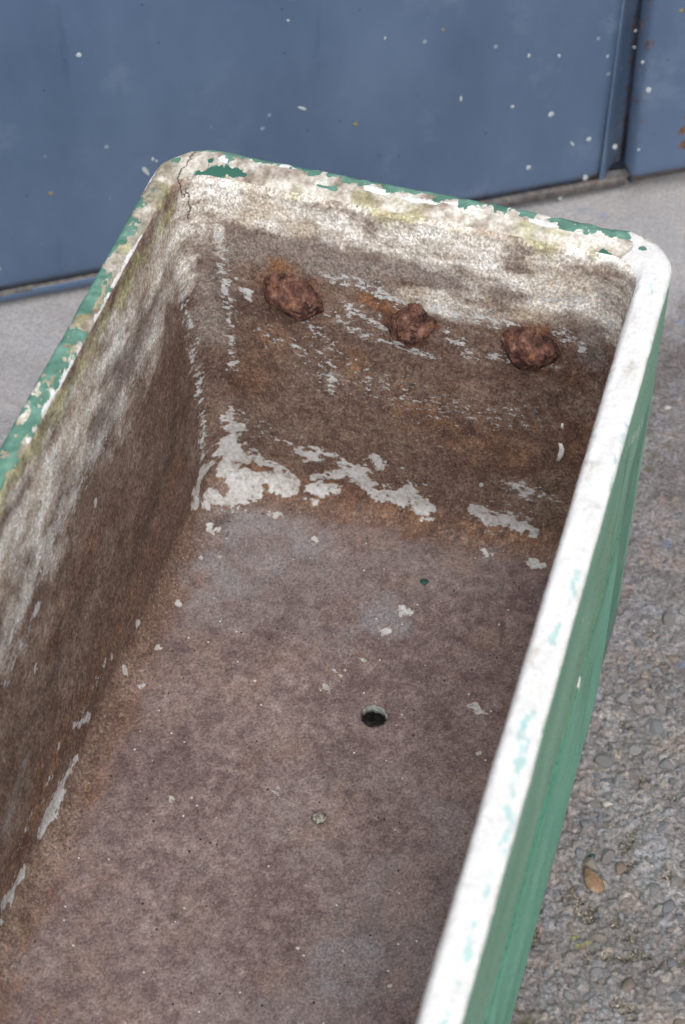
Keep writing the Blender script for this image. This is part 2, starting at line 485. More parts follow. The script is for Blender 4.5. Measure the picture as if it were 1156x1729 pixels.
for dx in (-1, 0, 1):
    for dy in (-1, 0, 1):
        cx, cy = ci[:, 0] + dx, ci[:, 1] + dy
        z0 = np.zeros_like(cx)
        jx, jy = _hash(cx, cy, z0, 1), _hash(cx, cy, z0, 2)
        ex = warp[:, 0] / cell - (cx + jx); ey = warp[:, 1] / cell - (cy + jy)
        ang = _hash(cx, cy, z0, 5) * 3.14
        ex, ey = ex * np.cos(ang) + ey * np.sin(ang), (-ex * np.sin(ang) + ey * np.cos(ang)) * (1.0 + 0.7 * _hash(cx, cy, z0, 6))
        d = np.hypot(ex, ey)
        near = d < f1
        f2 = np.where(near, f1, np.minimum(f2, d))
        tone = np.where(near, _hash(cx, cy, z0, 3), tone)
        size = np.where(near, _hash(cx, cy, z0, 4), size)
        f1 = np.where(near, d, f1)
stone = sstep(0.62, 0.30, f1 / (0.35 + 0.75 * size)) * (size > 0.42)
broad = fbm(gp, 9, 4, seed=31)
pitn = fbm(gp, 34, 4, 0.55, seed=41)
low = sstep(0.24, 0.42, pitn + 0.25 * fbm(gp, 120, 3, 0.6, seed=43)) * rough_zone
h = (0.0022 * broad + 0.0010 * fbm(gp, 90, 4, 0.6, seed=51) * (0.4 + 0.6 * rough_zone)
     + 0.0024 * stone * (0.35 + 0.65 * size) * rough_zone - 0.0034 * low + 0.0020 * fbm(gp, 260, 2, seed=61) * rough_zone)
h += 0.0020 * np.abs(fbm(gp, 55, 4, 0.6, seed=77)) * rough_zone
gz = h - 0.004
under = (np.abs(gp[:, 0]) < 0.26) & (gp[:, 1] < 0.02) & (gp[:, 1] > -1.2)
gz = np.where(under, np.minimum(gz, -0.001), gz)
gV = np.stack([gp[:, 0], gp[:, 1], gz], 1)
ny_, nx_ = GX.shape
gi = np.arange(nx_ * ny_).reshape(ny_, nx_)
gQ = np.stack([gi[:-1, :-1], gi[:-1, 1:], gi[1:, 1:], gi[1:, :-1]], -1).reshape(-1, 4)
g_me = quad_mesh('ground', gV, gQ)
def gpt(px, py):
    return unproject(px, py, (0, 0, 1), 0.0)
def ground_blobs(items):
    f = np.zeros(len(gp))
    for (px, py, rpx) in items:
        c = gpt(px, py)
        r = rpx * 0.00056
        f = np.maximum(f, 1 - 0.5 * np.hypot(gp[:, 0] - c[0], gp[:, 1] - c[1]) / r)
    return np.where(f > 0.02, np.clip(f + 0.9 * fbm(gp, 120, 4, 0.65, seed=88), 0, 1), 0)
set_attr(g_me, 'stone', stone * rough_zone)
set_attr(g_me, 'stone_tone', tone)
set_attr(g_me, 'low', low)
set_attr(g_me, 'yellow', ground_blobs([(968, 1580, 9), (995, 1587, 7), (976, 1592, 6), (1085, 945, 5)]))
set_attr(g_me, 'blue', ground_blobs([(990, 348, 12), (1020, 358, 10), (1150, 540, 8), (1130, 915, 8), (1150, 1120, 8)]))
set_attr(g_me, 'moss', ground_blobs([(1105, 765, 12), (1125, 745, 11), (1140, 735, 9), (1098, 790, 8), (885, 1720, 14), (870, 1700, 8)]))
_dn = (gp[:, 0] - 0.1126) * math.sin(0.5696) - (gp[:, 1] - 0.5993) * math.cos(0.5696)     # distance in front of the doors
set_attr(g_me, 'apron', np.clip(sstep(0.34, 0.10, _dn + 0.10 * fbm(gp, 7, 4, seed=91)) * 0.85 + 0.25 * fbm(gp, 40, 3, seed=92), 0, 1))
ground = link('ground', g_me, M_GROUND)
ground['kind'] = 'structure'

def ground_z(x, y):
    ix = min(max(np.searchsorted(gx, x) - 1, 0), nx_ - 2)
    iy = min(max(np.searchsorted(gy, y) - 1, 0), ny_ - 2)
    return float(gz[gi[iy, ix]])

def ico(sub):
    import bmesh
    bm = bmesh.new()
    bmesh.ops.create_icosphere(bm, subdivisions=sub, radius=1.0)
    V = np.array([v.co for v in bm.verts]); T = np.array([[v.index for v in f.verts] for f in bm.faces])
    bm.free()
    return V, T
icoV2, icoT2 = ico(2)
icoV3, icoT3 = ico(3)
icoV5, icoT5 = ico(5)
stone_meshes = []
for k in range(14):
    V = icoV2.copy()
    r2 = np.random.default_rng(100 + k)
    for _ in range(7):                                   # break facets off
        nrm = r2.normal(size=3); nrm[2] = abs(nrm[2]) * 0.8; nrm /= np.linalg.norm(nrm)
        d = V @ nrm
        cut = r2.uniform(0.45, 0.85)
        V = V - np.outer(np.maximum(d - cut, 0), nrm)
    V *= (1 + 0.10 * fbm(V + k * 7.7, 1.6, 2, seed=k))[:, None]
    V *= np.array([1.0, r2.uniform(0.5, 0.9), r2.uniform(0.38, 0.6)])
    stone_meshes.append(quad_mesh('stone', V, np.zeros((0, 4)), icoT2, smooth=(k % 3 == 0)))
    stone_meshes[-1].materials.append(M_STONE)
placed = []
tries = 0
while len(placed) < 300 and tries < 9000:
    tries += 1
    x = rng.uniform(0.235, 0.47); y = rng.uniform(-0.56, 0.30)
    if rng.random() > (1 - 0.86 * sstep(-0.12, 0.18, np.array([y]))[0]):
        continue
    r = 0.0028 + 0.0095 * rng.random() ** 2.2
    if x - r < 0.2475 or any((x - a) ** 2 + (y - b) ** 2 < (0.85 * (r + c)) ** 2 for a, b, c in placed):
        continue
    pp = project([(x, y, 0)])[0]
    if not (-40 < pp[0] < 1200 and 200 < pp[1] < 1780):
        continue
    placed.append((x, y, r))
    o = link('stone', stone_meshes[len(placed) % 14], None, ground)
    o.location = (x, y, ground_z(x, y) + r * rng.uniform(-0.22, 0.06) + 0.001)
    o.rotation_euler = (rng.uniform(-0.25, 0.25), rng.uniform(-0.25, 0.25), rng.uniform(0, 6.28))
    o.scale = (r, r, r)
# the orange pebble and a few loose bits: things of their own
def pebble(name, px, py, sx, sy, sz, rz, mat, label, seed, sub=3, amp=0.14):
    V = (icoV3 if sub == 3 else icoV2).copy()
    T = icoT3 if sub == 3 else icoT2
    V *= (1 + amp * fbm(V + seed * 3.1, 1.3, 3, seed=seed))[:, None]
    V[:, 1] *= 1 - 0.35 * V[:, 0]
    V *= np.array([sx, sy, sz])
    c = gpt(px, py)
    me = quad_mesh(name, V, np.zeros((0, 4)), T)
    o = link(name, me, mat, None, (c[0], c[1], ground_z(c[0], c[1]) + sz * 0.35))
    o.rotation_euler = (0, 0, rz)
    return tag(o, label, 'pebble')
pebble('pebble', 1000, 1486, 0.0138, 0.0078, 0.0046, 2.25, M_ORANGE, 'orange brown teardrop pebble set in the rough ground beside the trough', 3)
pebble('pebble', 1026, 1354, 0.0052, 0.0032, 0.0028, 0.2, M_PALE, 'small pale oval pebble in a pit of the ground above the orange one', 8, 2)
pebble('pebble', 1127, 685, 0.0045, 0.0027, 0.0022, 0.3, M_PALE, 'tiny white pebble on smooth ground right of the white rim', 11, 2)
pebble('pebble', 1000, 1445, 0.0034, 0.0030, 0.0026, 0.9, M_CHIP, 'tiny dark pebble just above the orange pebble', 13, 2)

# ================================================================== THE METAL DOORS
DA = 0.5696
D0 = np.array([0.1126, 0.5993, 0.0])               # foot of the seam between the two doors
DU = np.array([math.cos(DA), math.sin(DA), 0.0])   # along the door, to the right
DN = np.array([math.sin(DA), -math.cos(DA), 0.0])  # out of the door, towards the trough
def dpt(u, v, n):
    return D0 + DU * u + DN * n + np.array([0, 0, 1.0]) * v
def door_px(px, py, n=0.0):
    p = unproject(px, py, DN, DN @ D0 + n)
    return float((p - D0) @ DU), float(p[2])
def door_frame(root_u):
    M = Matrix.Identity(4)
    base = D0 + DU * root_u
    for r in range(3):
        M[r][0] = DU[r]; M[r][1] = -DN[r]; M[r][2] = (0, 0, 1)[r]; M[r][3] = base[r]
    return M
def extrude_profile(us, prof):
    """prof: list of (n, v) joined across all u stations -> verts in (u, -n, v) door-local space"""
    V = []
    for u in us:
        for (n, v) in prof:
            V.append((u, -n, v))
    k = len(prof)
    Q = []
    for i in range(len(us) - 1):
        for j in range(k - 1):
            a = i * k + j
            Q.append((a, a + k, a + k + 1, a + 1))
    return np.array(V, float), np.array(Q)
def solid_box(u0, u1, v0, v1, n0, n1, du=0.01, dv=0.01, bev=0.002):
    """front face dense (for stains), sides and back simple; slight bevel ring"""
    us = np.linspace(u0, u1, max(2, int((u1 - u0) / du)))
    vs = np.linspace(v0, v1, max(2, int((v1 - v0) / dv)))
    U, Vv = np.meshgrid(us, vs)
    inset = np.minimum.reduce([U - u0, u1 - U, Vv - v0, v1 - Vv])
    nn = n1 - bev * np.clip(1 - inset / (du * 0.9), 0, 1) ** 2
    fr = np.stack([U.ravel(), -nn.ravel(), Vv.ravel()], 1)
    gi_ = np.arange(U.size).reshape(U.shape)
    Q = np.stack([gi_[:-1, :-1], gi_[:-1, 1:], gi_[1:, 1:], gi_[1:, :-1]], -1).reshape(-1, 4).tolist()
    ring = list(gi_[0, :]) + list(gi_[1:, -1]) + list(gi_[-1, -2::-1]) + list(gi_[-2:0:-1, 0])
    back = fr[ring].copy(); back[:, 1] = -n0
    off = len(fr)
    m = len(ring)
    for i in range(m):
        j = (i + 1) % m
        Q.append((ring[j], ring[i], off + i, off + j))
    return np.concatenate([fr, back]), np.array(Q)
def stain(V, items, soft=1.0):
    """items in door-local (u, v, radius)"""
    f = np.zeros(len(V))
    for (u, v, r) in items:
        f = np.maximum(f, 1 - 0.5 * np.hypot(V[:, 0] - u, V[:, 2] - v) / r)
    return np.clip(f, 0, 1)

door = empty('metal_door', tuple(D0 + DU * -0.9), 'wide blue painted sheet metal door with bent edge behind the trough', 'door')
door.matrix_world = door_frame(-0.9)
def door_part(name, V, Q, parent, shift, mat, attrs):
    V = V.copy(); V[:, 0] -= shift
    me = quad_mesh(name, V, Q, smooth=True)
    for k, a in attrs.items():
        set_attr(me, k, a)
    o = link(name, me, mat, parent)
    return o
V, Q = solid_box(-2.2, -0.0345, 0.020, 2.05, -0.012, 0.0, 0.012, 0.012, 0.0015)
V[:, 1] += 0.0022 * fbm(V, 3.0, 2, seed=4) * (V[:, 1] < 0.005)
gr = np.clip(0.62 - (V[:, 2] - 0.02) / 0.030, 0, 0.6) + np.where(V[:, 0] > -0.06, np.clip(0.72 - V[:, 2] / 0.05, 0, 0.6), 0)
door_part('panel', V, Q, door, -0.9, M_DOOR, {'grime': np.clip(gr, 0, 1), 'rust': np.zeros(len(V))})
# bent edge strip at the right of the door
us = np.linspace(0, 1, 9)
prof = []
zz = np.linspace(0.018, 2.05, 170)
fl = []
for z in zz:
    lean = -0.0175 * z / 0.5 * 0.55
    for (du, dn) in [(-0.0345, -0.0004), (-0.0335, 0.0010), (-0.0315, 0.0012), (-0.029, -0.0006), (-0.025, -0.0045), (-0.018, -0.0150), (-0.010, -0.0245), (-0.004, -0.0285), (0.0, -0.0295), (0.004, -0.0298)]:
        fl.append((du + (lean if du > -0.03 else 0), -dn, z))
fl = np.array(fl)
k = 10
Q = np.array([(i * k + j, i * k + j + 1, (i + 1) * k + j + 1, (i + 1) * k + j) for i in range(len(zz) - 1) for j in range(k - 1)])
door_part('edge_flange', fl, Q, door, -0.9, M_DOOR,
          {'grime': np.clip(0.75 - fl[:, 2] / 0.035, 0, 1), 'rust': np.clip(0.45 - np.abs(fl[:, 0] + 0.012) / 0.02 - fl[:, 2] / 0.3, 0, 1) + np.where(fl[:, 0] > -0.006, 0.42, 0)})
# folded rail along the bottom
us = np.linspace(-2.2, -0.001, 280)
V, Q = extrude_profile(us, [(-0.001, 0.0205), (0.0025, 0.0198), (0.0040, 0.0182), (0.0046, 0.0150), (0.0044, 0.0095), (0.0030, 0.0075), (-0.004, 0.0072), (-0.012, 0.0072)])
V[:, 2] += 0.0010 * fbm(V, 7.0, 3, seed=14); V[:, 1] -= 0.0012 * fbm(V, 9.0, 3, seed=15)
right = sstep(-0.30, -0.10, V[:, 0])
door_part('bottom_rail', V, Q, door, -0.9, M_DOOR,
          {'grime': np.clip(np.where(V[:, 2] > 0.0182, 0.95, 0.12) + right * 0.75, 0, 1), 'rust': right * 0.38})
# second door leaf on the right, standing a little forward
door2 = empty('metal_door', tuple(D0), 'blue metal door leaf with rust streak and worn bottom edge at the right', 'door')
door2.matrix_world = door_frame(0.6)
V, Q = solid_box(0.0010, 1.2, 0.0265, 2.05, -0.010, 0.018, 0.006, 0.008, 0.0025)
V[:, 0] += np.where(V[:, 0] < 0.3, -0.0175 * V[:, 2] / 0.5 * 0.75 * (1 - np.clip(V[:, 0] / 0.3, 0, 1)), 0)
ru = [door_px(1150, 180), door_px(1143, 205), door_px(1150, 225), door_px(1154, 90)]
rs = stain(V, [(u, v, 0.0065) for u, v in ru] + [(u, v, 0.005) for u, v in [door_px(1140, 232), door_px(1156, 160), door_px(1156, 40)]])
left_edge = np.clip(0.55 - (V[:, 0] - 0.0045) / 0.009, 0, 0.5) * (0.75 + 0.5 * fbm(V, 30, 2, seed=8))
door_part('panel', V, Q, door2, 0.6, M_DOOR, {'grime': np.clip(0.5 - (V[:, 2] - 0.03) / 0.02, 0, 1), 'rust': np.clip(np.maximum(rs, left_edge), 0, 1)})
us = np.linspace(0.006, 1.2, 160)
V, Q = extrude_profile(us, [(-0.004, 0.0270), (0.000, 0.0262), (0.0015, 0.0225), (0.0015, 0.0100), (-0.002, 0.0075), (-0.012, 0.0070)])
V[:, 2] += 0.0020 * fbm(V, 22.0, 3, seed=24); V[:, 1] -= 0.0022 * fbm(V, 25.0, 3, seed=25)
door_part('bottom_rail', V, Q, door2, 0.6, M_DOOR, {'grime': np.full(len(V), 0.95), 'rust': np.full(len(V), 0.40)})
# dark upright behind the seam: the frame the leaves close against
V, Q = solid_box(-0.030, 0.035, 0.0, 2.05, -0.060, -0.034, 0.02, 0.1, 0.001)
door_part('door_stop', V, Q, door, -0.9, M_DOOR, {'grime': np.full(len(V), 0.5), 'rust': np.zeros(len(V))})

def disc_mesh(name, seed, rough=0.12, nseg=14):
    r2 = np.random.default_rng(seed)
    V = [(0, -1.0, 0)]
    for ring, (rr, hh) in enumerate([(0.55, 0.85), (0.88, 0.45), (1.0, -0.3)]):
        for i in range(nseg):
            a = 2 * math.pi * i / nseg
            w = 1 + rough * math.sin(a * 2 + seed) + rough * 0.6 * math.sin(a * 3 + 2 * seed)
            V.append((rr * w * math.cos(a), -hh, rr * w * math.sin(a)))
    T = [(0, 1 + i, 1 + (i + 1) % nseg) for i in range(nseg)]
    Q = []
    for ring in range(2):
        for i in range(nseg):
            a = 1 + ring * nseg + i; b = 1 + ring * nseg + (i + 1) % nseg
            Q.append((a, a + nseg, b + nseg, b))
    return quad_mesh(name, np.array(V), np.array(Q), np.array(T))
spot_m = [disc_mesh('paint_spot', s) for s in (1, 2, 3, 4)]
for m in spot_m:
    m.materials.append(M_SPOT)
spot_y = disc_mesh('paint_spot', 9)
spot_y.materials.append(M_SPOTY)
spots = [(930, 193, 5.2, 0), (994, 235, 4.6, 0), (1038, 248, 5.0, 0), (988, 300, 5.4, 0), (892, 283, 4.6, 0), (946, 335, 4, 0), (944, 94, 3, 0), (893, 94, 3, 0), (1025, 95, 3, 0),
         (959, 9, 4, 0), (940, 1, 3, 0), (888, 1, 2.6, 0), (1073, 52, 3, 0), (1071, 80, 3, 0), (1095, 152, 5.2, 1), (1078, 253, 2.6, 1), (966, 243, 4, 2), (510, 183, 5.5, 3), (246, 289, 7.5, 4),
         (258, 269, 3, 0), (264, 272, 2.2, 0), (133, 93, 4.2, 0), (69, 35, 6, 5), (486, 34, 3.4, 0), (540, 243, 4, 0), (441, 232, 5, 5), (778, 167, 4.2, 6), (650, 64, 3, 6), (785, 73, 2.4, 0),
         (808, 34, 3, 0), (859, 262, 3, 0), (600, 210, 4.2, 7), (748, 50, 3.2, 7), (86, 327, 4, 7), (168, 298, 3, 0), (60, 258, 2, 0), (1150, 18, 4, 7), (865, 180, 3.4, 0), (1085, 105, 3, 1),
         (407, 107, 4, 5)]
spots = [q for q in spots if q[:2] not in ((785, 73), (808, 34), (168, 298), (60, 258), (441, 232), (407, 107), (859, 262), (540, 243), (69, 35))]
for i, (px, py, r, kind) in enumerate(spots):
    onright = kind == 1 or (px > 1088)
    nn = 0.0183 if onright else (-0.0150 if 1052 < px < 1088 and py < 300 else 0.0004)
    u, v = door_px(px, py, nn)
    par, sh = (door2, 0.6) if onright else (door, -0.9)
    rm = r * 0.00062
    o = link('paint_spot', spot_y if kind == 7 else spot_m[i % 4], None, par)
    o.location = (u - sh, -nn, v)
    sx, sz, rot = {2: (0.5, 2.0, -0.6), 3: (1.5, 0.65, 0.5), 4: (0.55, 1.5, -0.35), 5: (1.3, 0.7, 0.2), 6: (0.6, 1.4, 0.0)}.get(kind, (1, 1.25, 0))
    o.scale = (rm * sx, 0.00035, rm * sz)
    o.rotation_euler = (0, rot, 0)

# ================================================================== THE TROUGH
H, ZF = 0.4505, 0.0685
XL, XR, YB, YF = -0.2262, 0.2300, 0.0015, -1.16
trough = empty('stone_trough', (0, -0.58, 0), 'long stone trough painted green outside, stained brown inside, with white rim', 'trough')
TLOC = (0, 0.58, 0)

t_long = np.unique(np.concatenate([np.linspace(0, 0.28, 40), np.linspace(0.28, 1.0, 500)]))     # front -> back
t_short = np.linspace(0, 1, 240)
NC = 16
def rrect(xl, xr, yb, yf, r):
    pts = []
    ya, yb_ = yf + r, yb - r
    for t in t_long[:-1]:
        pts.append((xr, ya + (yb_ - ya) * t))
    for i in range(NC):
        a = (math.pi / 2) * i / NC
        pts.append((xr - r + r * math.cos(a), yb - r + r * math.sin(a)))
    for t in t_short[:-1]:
        pts.append((xr - r + (xl + r - (xr - r)) * t, yb))
    for i in range(NC):
        a = math.pi / 2 + (math.pi / 2) * i / NC
        pts.append((xl + r + r * math.cos(a), yb - r + r * math.sin(a)))
    for t in t_long[::-1][:-1]:
        pts.append((xl, ya + (yb_ - ya) * t))
    for i in range(NC):
        a = math.pi + (math.pi / 2) * i / NC
        pts.append((xl + r + r * math.cos(a), yf + r + r * math.sin(a)))
    for t in t_short[:-1]:
        pts.append((xl + r + (xr - r - (xl + r)) * t, yf))
    for i in range(NC):
        a = 1.5 * math.pi + (math.pi / 2) * i / NC
        pts.append((xr - r + r * math.cos(a), yf + r + r * math.sin(a)))
    return np.array(pts)
rows = []   # (oL, oR, oB, z, r, region)
TL, TR, TB = 0.0205, 0.0272, 0.0370
ro = 0.0055
for z in np.linspace(0, H - ro, 36):
    o = -0.004 * (1 - z / H)
    rows.append((o, o, o * 0.4, z, 0.047, 'outer'))
for a in np.linspace(0, math.pi / 2, 6)[1:]:
    o = ro * (1 - math.cos(a)); z = H - ro + ro * math.sin(a)
    rows.append((o, o, o, z, 0.047, 'rim'))
riL, riR, riB = 0.007, 0.006, 0.024
for s in np.linspace(0, 1, 9)[1:]:
    rows.append((ro + (TL - riL - ro) * s, ro + (TR - riR - ro) * s, ro + (TB - riB - ro) * s, H, 0.047 - 0.017 * s, 'rim'))
for a in np.linspace(0, math.pi / 2, 9)[1:]:
    s, c = math.sin(a), 1 - math.cos(a)
    rows.append((TL - riL + riL * s, TR - riR + riR * s, TB - riB + riB * s, H - 0.010 * c, 0.030, 'rim' if a < 0.85 else 'wall'))
RF = 0.024
zt, zb = H - 0.010, ZF + RF
bL, bR, bB = 0.0365, 0.0365, 0.0405       # offsets where the wall meets the fillet
for s in np.linspace(0, 1, 235)[1:]:
    bow = 0.004 * math.sin(math.pi * s)
    rows.append((TL + (bL - TL) * s - bow, TR + (bR - TR) * s - bow, TB + (bB - TB) * s - bow * 0.5, zt + (zb - zt) * s, 0.030 + 0.004 * s, 'wall'))
for a in np.linspace(0, math.pi / 2, 13)[1:]:
    o = RF * (1 - math.cos(a)); z = zb - RF * math.sin(a)
    rows.append((bL + o, bR + o, bB + o, z, 0.034 - o * 0.5, 'wall'))
loops = []
for (oL, oR, oB, z, r, reg) in rows:
    p2 = rrect(XL + oL, XR - oR, YB - oB, YF + oB, r)
    loops.append(np.column_stack([p2, np.full(len(p2), z)]))
NL = len(loops[0]); NR = len(loops)
BV = np.concatenate(loops)
idx = np.arange(NR * NL).reshape(NR, NL)
nxt = np.roll(idx, -1, axis=1)
wallQ = np.stack([idx[:-1], nxt[:-1], nxt[1:], idx[1:]], -1)          # [row, seg, 4]
regs = [r[5] for r in rows]
row_reg = np.array(regs[:-1])
# underside closes the box (never seen), floor is a Coons patch on the last loop
nl, ns = len(t_long) - 1, len(t_short) - 1
last = idx[-1]
c0 = nl + NC // 2; c1 = c0 + ns + NC; c2 = c1 + nl + NC; c3 = c2 + ns + NC
cyc = lambda a, b: [last[i % NL] for i in range(a, b + 1)]
eB = cyc(c0, c1)                      # back edge, right -> left
eL = cyc(c1, c2)                      # left edge, back -> front
eF = cyc(c2, c3)[::-1]                # front edge, right -> left
eR = cyc(c3, c0 + NL)[::-1]           # right edge, back -> front
m_, n_ = len(eL), len(eB)
sv = np.linspace(0, 1, m_)
def param(e):
    P = BV[e]
    d = np.concatenate([[0], np.cumsum(np.linalg.norm(np.diff(P, axis=0), axis=1))])
    return d / d[-1]
su, svv = param(eB), param(eR)
A, B_, C_, D_ = BV[eB], BV[eF], BV[eR], BV[eL]
Sg, Tg = svv[:, None, None], su[None, :, None]
patch = ((1 - Sg) * A[None] + Sg * B_[None] + (1 - Tg) * C_[:, None] + Tg * D_[:, None]
         - ((1 - Sg) * (1 - Tg) * A[0] + (1 - Sg) * Tg * A[-1] + Sg * (1 - Tg) * B_[0] + Sg * Tg * B_[-1]))
fid = np.full((m_, n_), -1)
fid[0, :] = eB; fid[-1, :] = eF; fid[:, 0] = eR; fid[:, -1] = eL
inner = patch[1:-1, 1:-1].reshape(-1, 3)
fid[1:-1, 1:-1] = len(BV) + np.arange(len(inner)).reshape(m_ - 2, n_ - 2)
BV = np.concatenate([BV, inner])
floorQ = np.stack([fid[:-1, :-1], fid[:-1, 1:], fid[1:, 1:], fid[1:, :-1]], -1).reshape(-1, 4)
# cut the drain hole
HC = np.array([0.0487, -0.2815]); HR = 0.0122
fc = BV[floorQ].mean(1)
keep = np.hypot(fc[:, 0] - HC[0], fc[:, 1] - HC[1]) > HR + 0.0055
cutQ = floorQ[~keep]
floorQ = floorQ[keep]
kset = {}
for q in cutQ:
    for a, b in zip(q, np.roll(q, -1)):
        kset[(a, b)] = True
edge = [(a, b) for (a, b) in kset if (b, a) not in kset]
nextv = dict(edge)
ring = [edge[0][0]]
while nextv[ring[-1]] != ring[0]:
    ring.append(nextv[ring[-1]])
ring = np.array(ring)
rp = BV[ring]
ang = np.arctan2(rp[:, 1] - HC[1], rp[:, 0] - HC[0])
holeQ = []
prev = ring
HZ = ZF
for (rad, dz) in [(HR + 0.0032, 0.0), (HR + 0.0010, -0.0004), (HR, -0.0022)]:
    ww = 1 + 0.035 * np.sin(3 * ang + 1) + 0.025 * np.sin(7 * ang) + 0.03 * np.sin(13 * ang + 2)
    newp = np.column_stack([HC[0] + rad * ww * np.cos(ang), HC[1] + rad * ww * np.sin(ang), np.full(len(ang), HZ + dz)])
    ni = len(BV) + np.arange(len(ang))
    BV = np.concatenate([BV, newp])
    for i in range(len(ring)):
        j = (i + 1) % len(ring)
        holeQ.append((prev[i], prev[j], ni[j], ni[i]))
    prev = ni
sleeve_top = BV[prev].copy()
floorQ = np.concatenate([floorQ, np.array(holeQ)])
outerQ = wallQ[row_reg == 'outer'].reshape(-1, 4)
rimQ = wallQ[row_reg == 'rim'].reshape(-1, 4)
innerQ = wallQ[row_reg == 'wall'].reshape(-1, 4)
allQ = np.concatenate([outerQ, rimQ, innerQ, floorQ])
tmp = quad_mesh('tmp', BV, allQ)
nor = vnormals(tmp)
# uneven hand-made surface
isrim = np.zeros(len(BV), bool); isrim[rimQ.ravel()] = True
amp = np.full(len(BV), 0.0011)
disp = amp * fbm(BV, 16, 4, 0.55, seed=3) + 0.00028 * fbm(BV, 110, 3, 0.6, seed=6)
chip = np.clip(fbm(BV, 42, 4, 0.6, seed=12) - 0.22, 0, 1)
disp -= np.where(isrim, 0.0050 * chip + 0.0016 * np.clip(fbm(BV, 130, 3, 0.6, seed=19) - 0.1, 0, 1), 0)
BV = BV + nor * disp[:, None]
tmp.vertices.foreach_set('co', BV.astype(np.float32).ravel())
tmp.update()
nor = vnormals(tmp)
bpy.data.meshes.remove(tmp)

PX = project(BV)
ridx = {'rim': np.unique(rimQ), 'wall': np.unique(innerQ), 'floor': np.unique(floorQ), 'outer': np.unique(outerQ)}
wv = ridx['wall']
REG = {'B': wv[(nor[wv, 1] < -0.55) & (BV[wv, 1] > -0.3)], 'L': wv[(nor[wv, 0] > 0.55) & (BV[wv, 0] < 0)],
       'C': wv[(BV[wv, 1] > -0.14) & (BV[wv, 0] < -0.09)], 'F': ridx['floor'], 'R': ridx['rim'],
       'O': ridx['outer'][(nor[ridx['outer'], 0] > 0.3)]}
# everything on the walls and floor
FIELD = {k: np.zeros(len(BV)) for k in ('paint', 'pale', 'rust', 'moss', 'dark', 'grey', 'green', 'white', 'teal', 'deep', 'fleck', 'halo')}
def P3(reg, px, py):
    ids = REG[reg]
    d = (PX[ids, 0] - px) ** 2 + (PX[ids, 1] - py) ** 2
    return BV[ids[np.argmin(d)]]
def stroke(field, reg, pts, gain=1.0):
    f = FIELD[field]
    p3 = []
    for (px, py, r) in pts:
        P = P3(reg, px, py)
        p3.append((P, r * np.linalg.norm(P - _C) / FPX))
    if len(p3) == 1:
        p3.append(p3[0])
    for (a, ra), (b, rb) in zip(p3[:-1], p3[1:]):
        lo = np.minimum(a, b) - 2 * max(ra, rb); hi = np.maximum(a, b) + 2 * max(ra, rb)
        s = np.nonzero(np.all((BV > lo) & (BV < hi), axis=1))[0]
        if not len(s):
            continue
        ab = b - a
        L2 = float(ab @ ab)
        t = np.clip((BV[s] - a) @ ab / L2, 0, 1) if L2 > 1e-12 else np.zeros(len(s))
        d = np.linalg.norm(BV[s] - (a + t[:, None] * ab), axis=1) / (ra + (rb - ra) * t)
        f[s] = np.maximum(f[s], np.clip(gain * (1 - 0.5 * d), 0, 1))

# --- clinging white paint, foot of the end wall
for pts in [[(392, 705, 16), (392, 745, 26), (380, 790, 30)], [(425, 765, 13), (440, 785, 13)], [(400, 800, 16), (450, 800, 18), (500, 818, 20), (555, 832, 17)],
            [(490, 752, 10), (520, 768, 16)], [(552, 795, 12), (600, 795, 20), (622, 825, 15)], [(640, 785, 10), (632, 775, 9)], [(650, 835, 12), (690, 838, 22), (715, 855, 15)],
            [(810, 862, 12), (832, 876, 15), (858, 878, 11), (882, 888, 11), (903, 897, 7)], [(880, 835, 9)], [(868, 822, 5)], [(845, 815, 6)], [(912, 838, 4), (930, 842, 4)], [(556, 768, 6)],
            [(640, 575, 6)], [(812, 818, 4)], [(400, 610, 4), (388, 618, 5)]]:
    stroke('paint', 'B', pts)
for pts in [[(350, 845, 20), (390, 835, 20), (430, 835, 14)], [(340, 800, 14), (330, 850, 14)], [(378, 478, 5), (380, 500, 5)], [(320, 550, 6)],
            [(420, 497, 12)], [(400, 472, 4)]]:
    stroke('paint', 'C', pts)
for pts in [[(336, 884, 11)], [(464, 871, 10)], [(530, 911, 8)], [(370, 940, 5)], [(340, 942, 5)], [(820, 934, 8)], [(905, 934, 9), (925, 938, 7)], [(548, 1162, 9)], [(802, 1192, 9), (808, 1200, 9)],
            [(582, 1132, 5)], [(652, 1065, 8)], [(680, 1030, 14)], [(258, 1088, 5)], [(290, 1347, 6)], [(296, 1015, 5)], [(806, 1272, 5)], [(658, 1664, 4)], [(430, 1150, 3)], [(612, 1105, 6)],
            [(470, 1330, 4)], [(455, 1333, 2), (470, 1342, 2)], [(560, 1128, 3), (575, 1140, 3)], [(605, 1110, 4), (618, 1115, 4)], [(505, 1600, 3)], [(200, 1140, 8)]]:
    stroke('paint', 'F', pts, 0.94)
for pts in [[(545, 462, 14), (600, 478, 26), (640, 495, 26), (690, 515, 22), (760, 525, 22), (830, 540, 26), (870, 548, 16)], [(590, 520, 24), (640, 550, 20), (700, 592, 12), (740, 606, 8)], [(560, 530, 20), (620, 570, 18)],
            [(930, 505, 24), (975, 505, 22)], [(950, 565, 22), (985, 590, 16)], [(830, 600, 18), (930, 618, 16)], [(760, 570, 22), (800, 600, 18)], [(520, 545, 18), (560, 580, 14)], [(1015, 480, 20), (1030, 560, 14)],
            [(870, 820, 24), (930, 842, 16)], [(640, 575, 10)], [(560, 640, 40)], [(690, 592, 7), (735, 606, 6)]]:
    stroke('fleck', 'B', pts, 0.80)
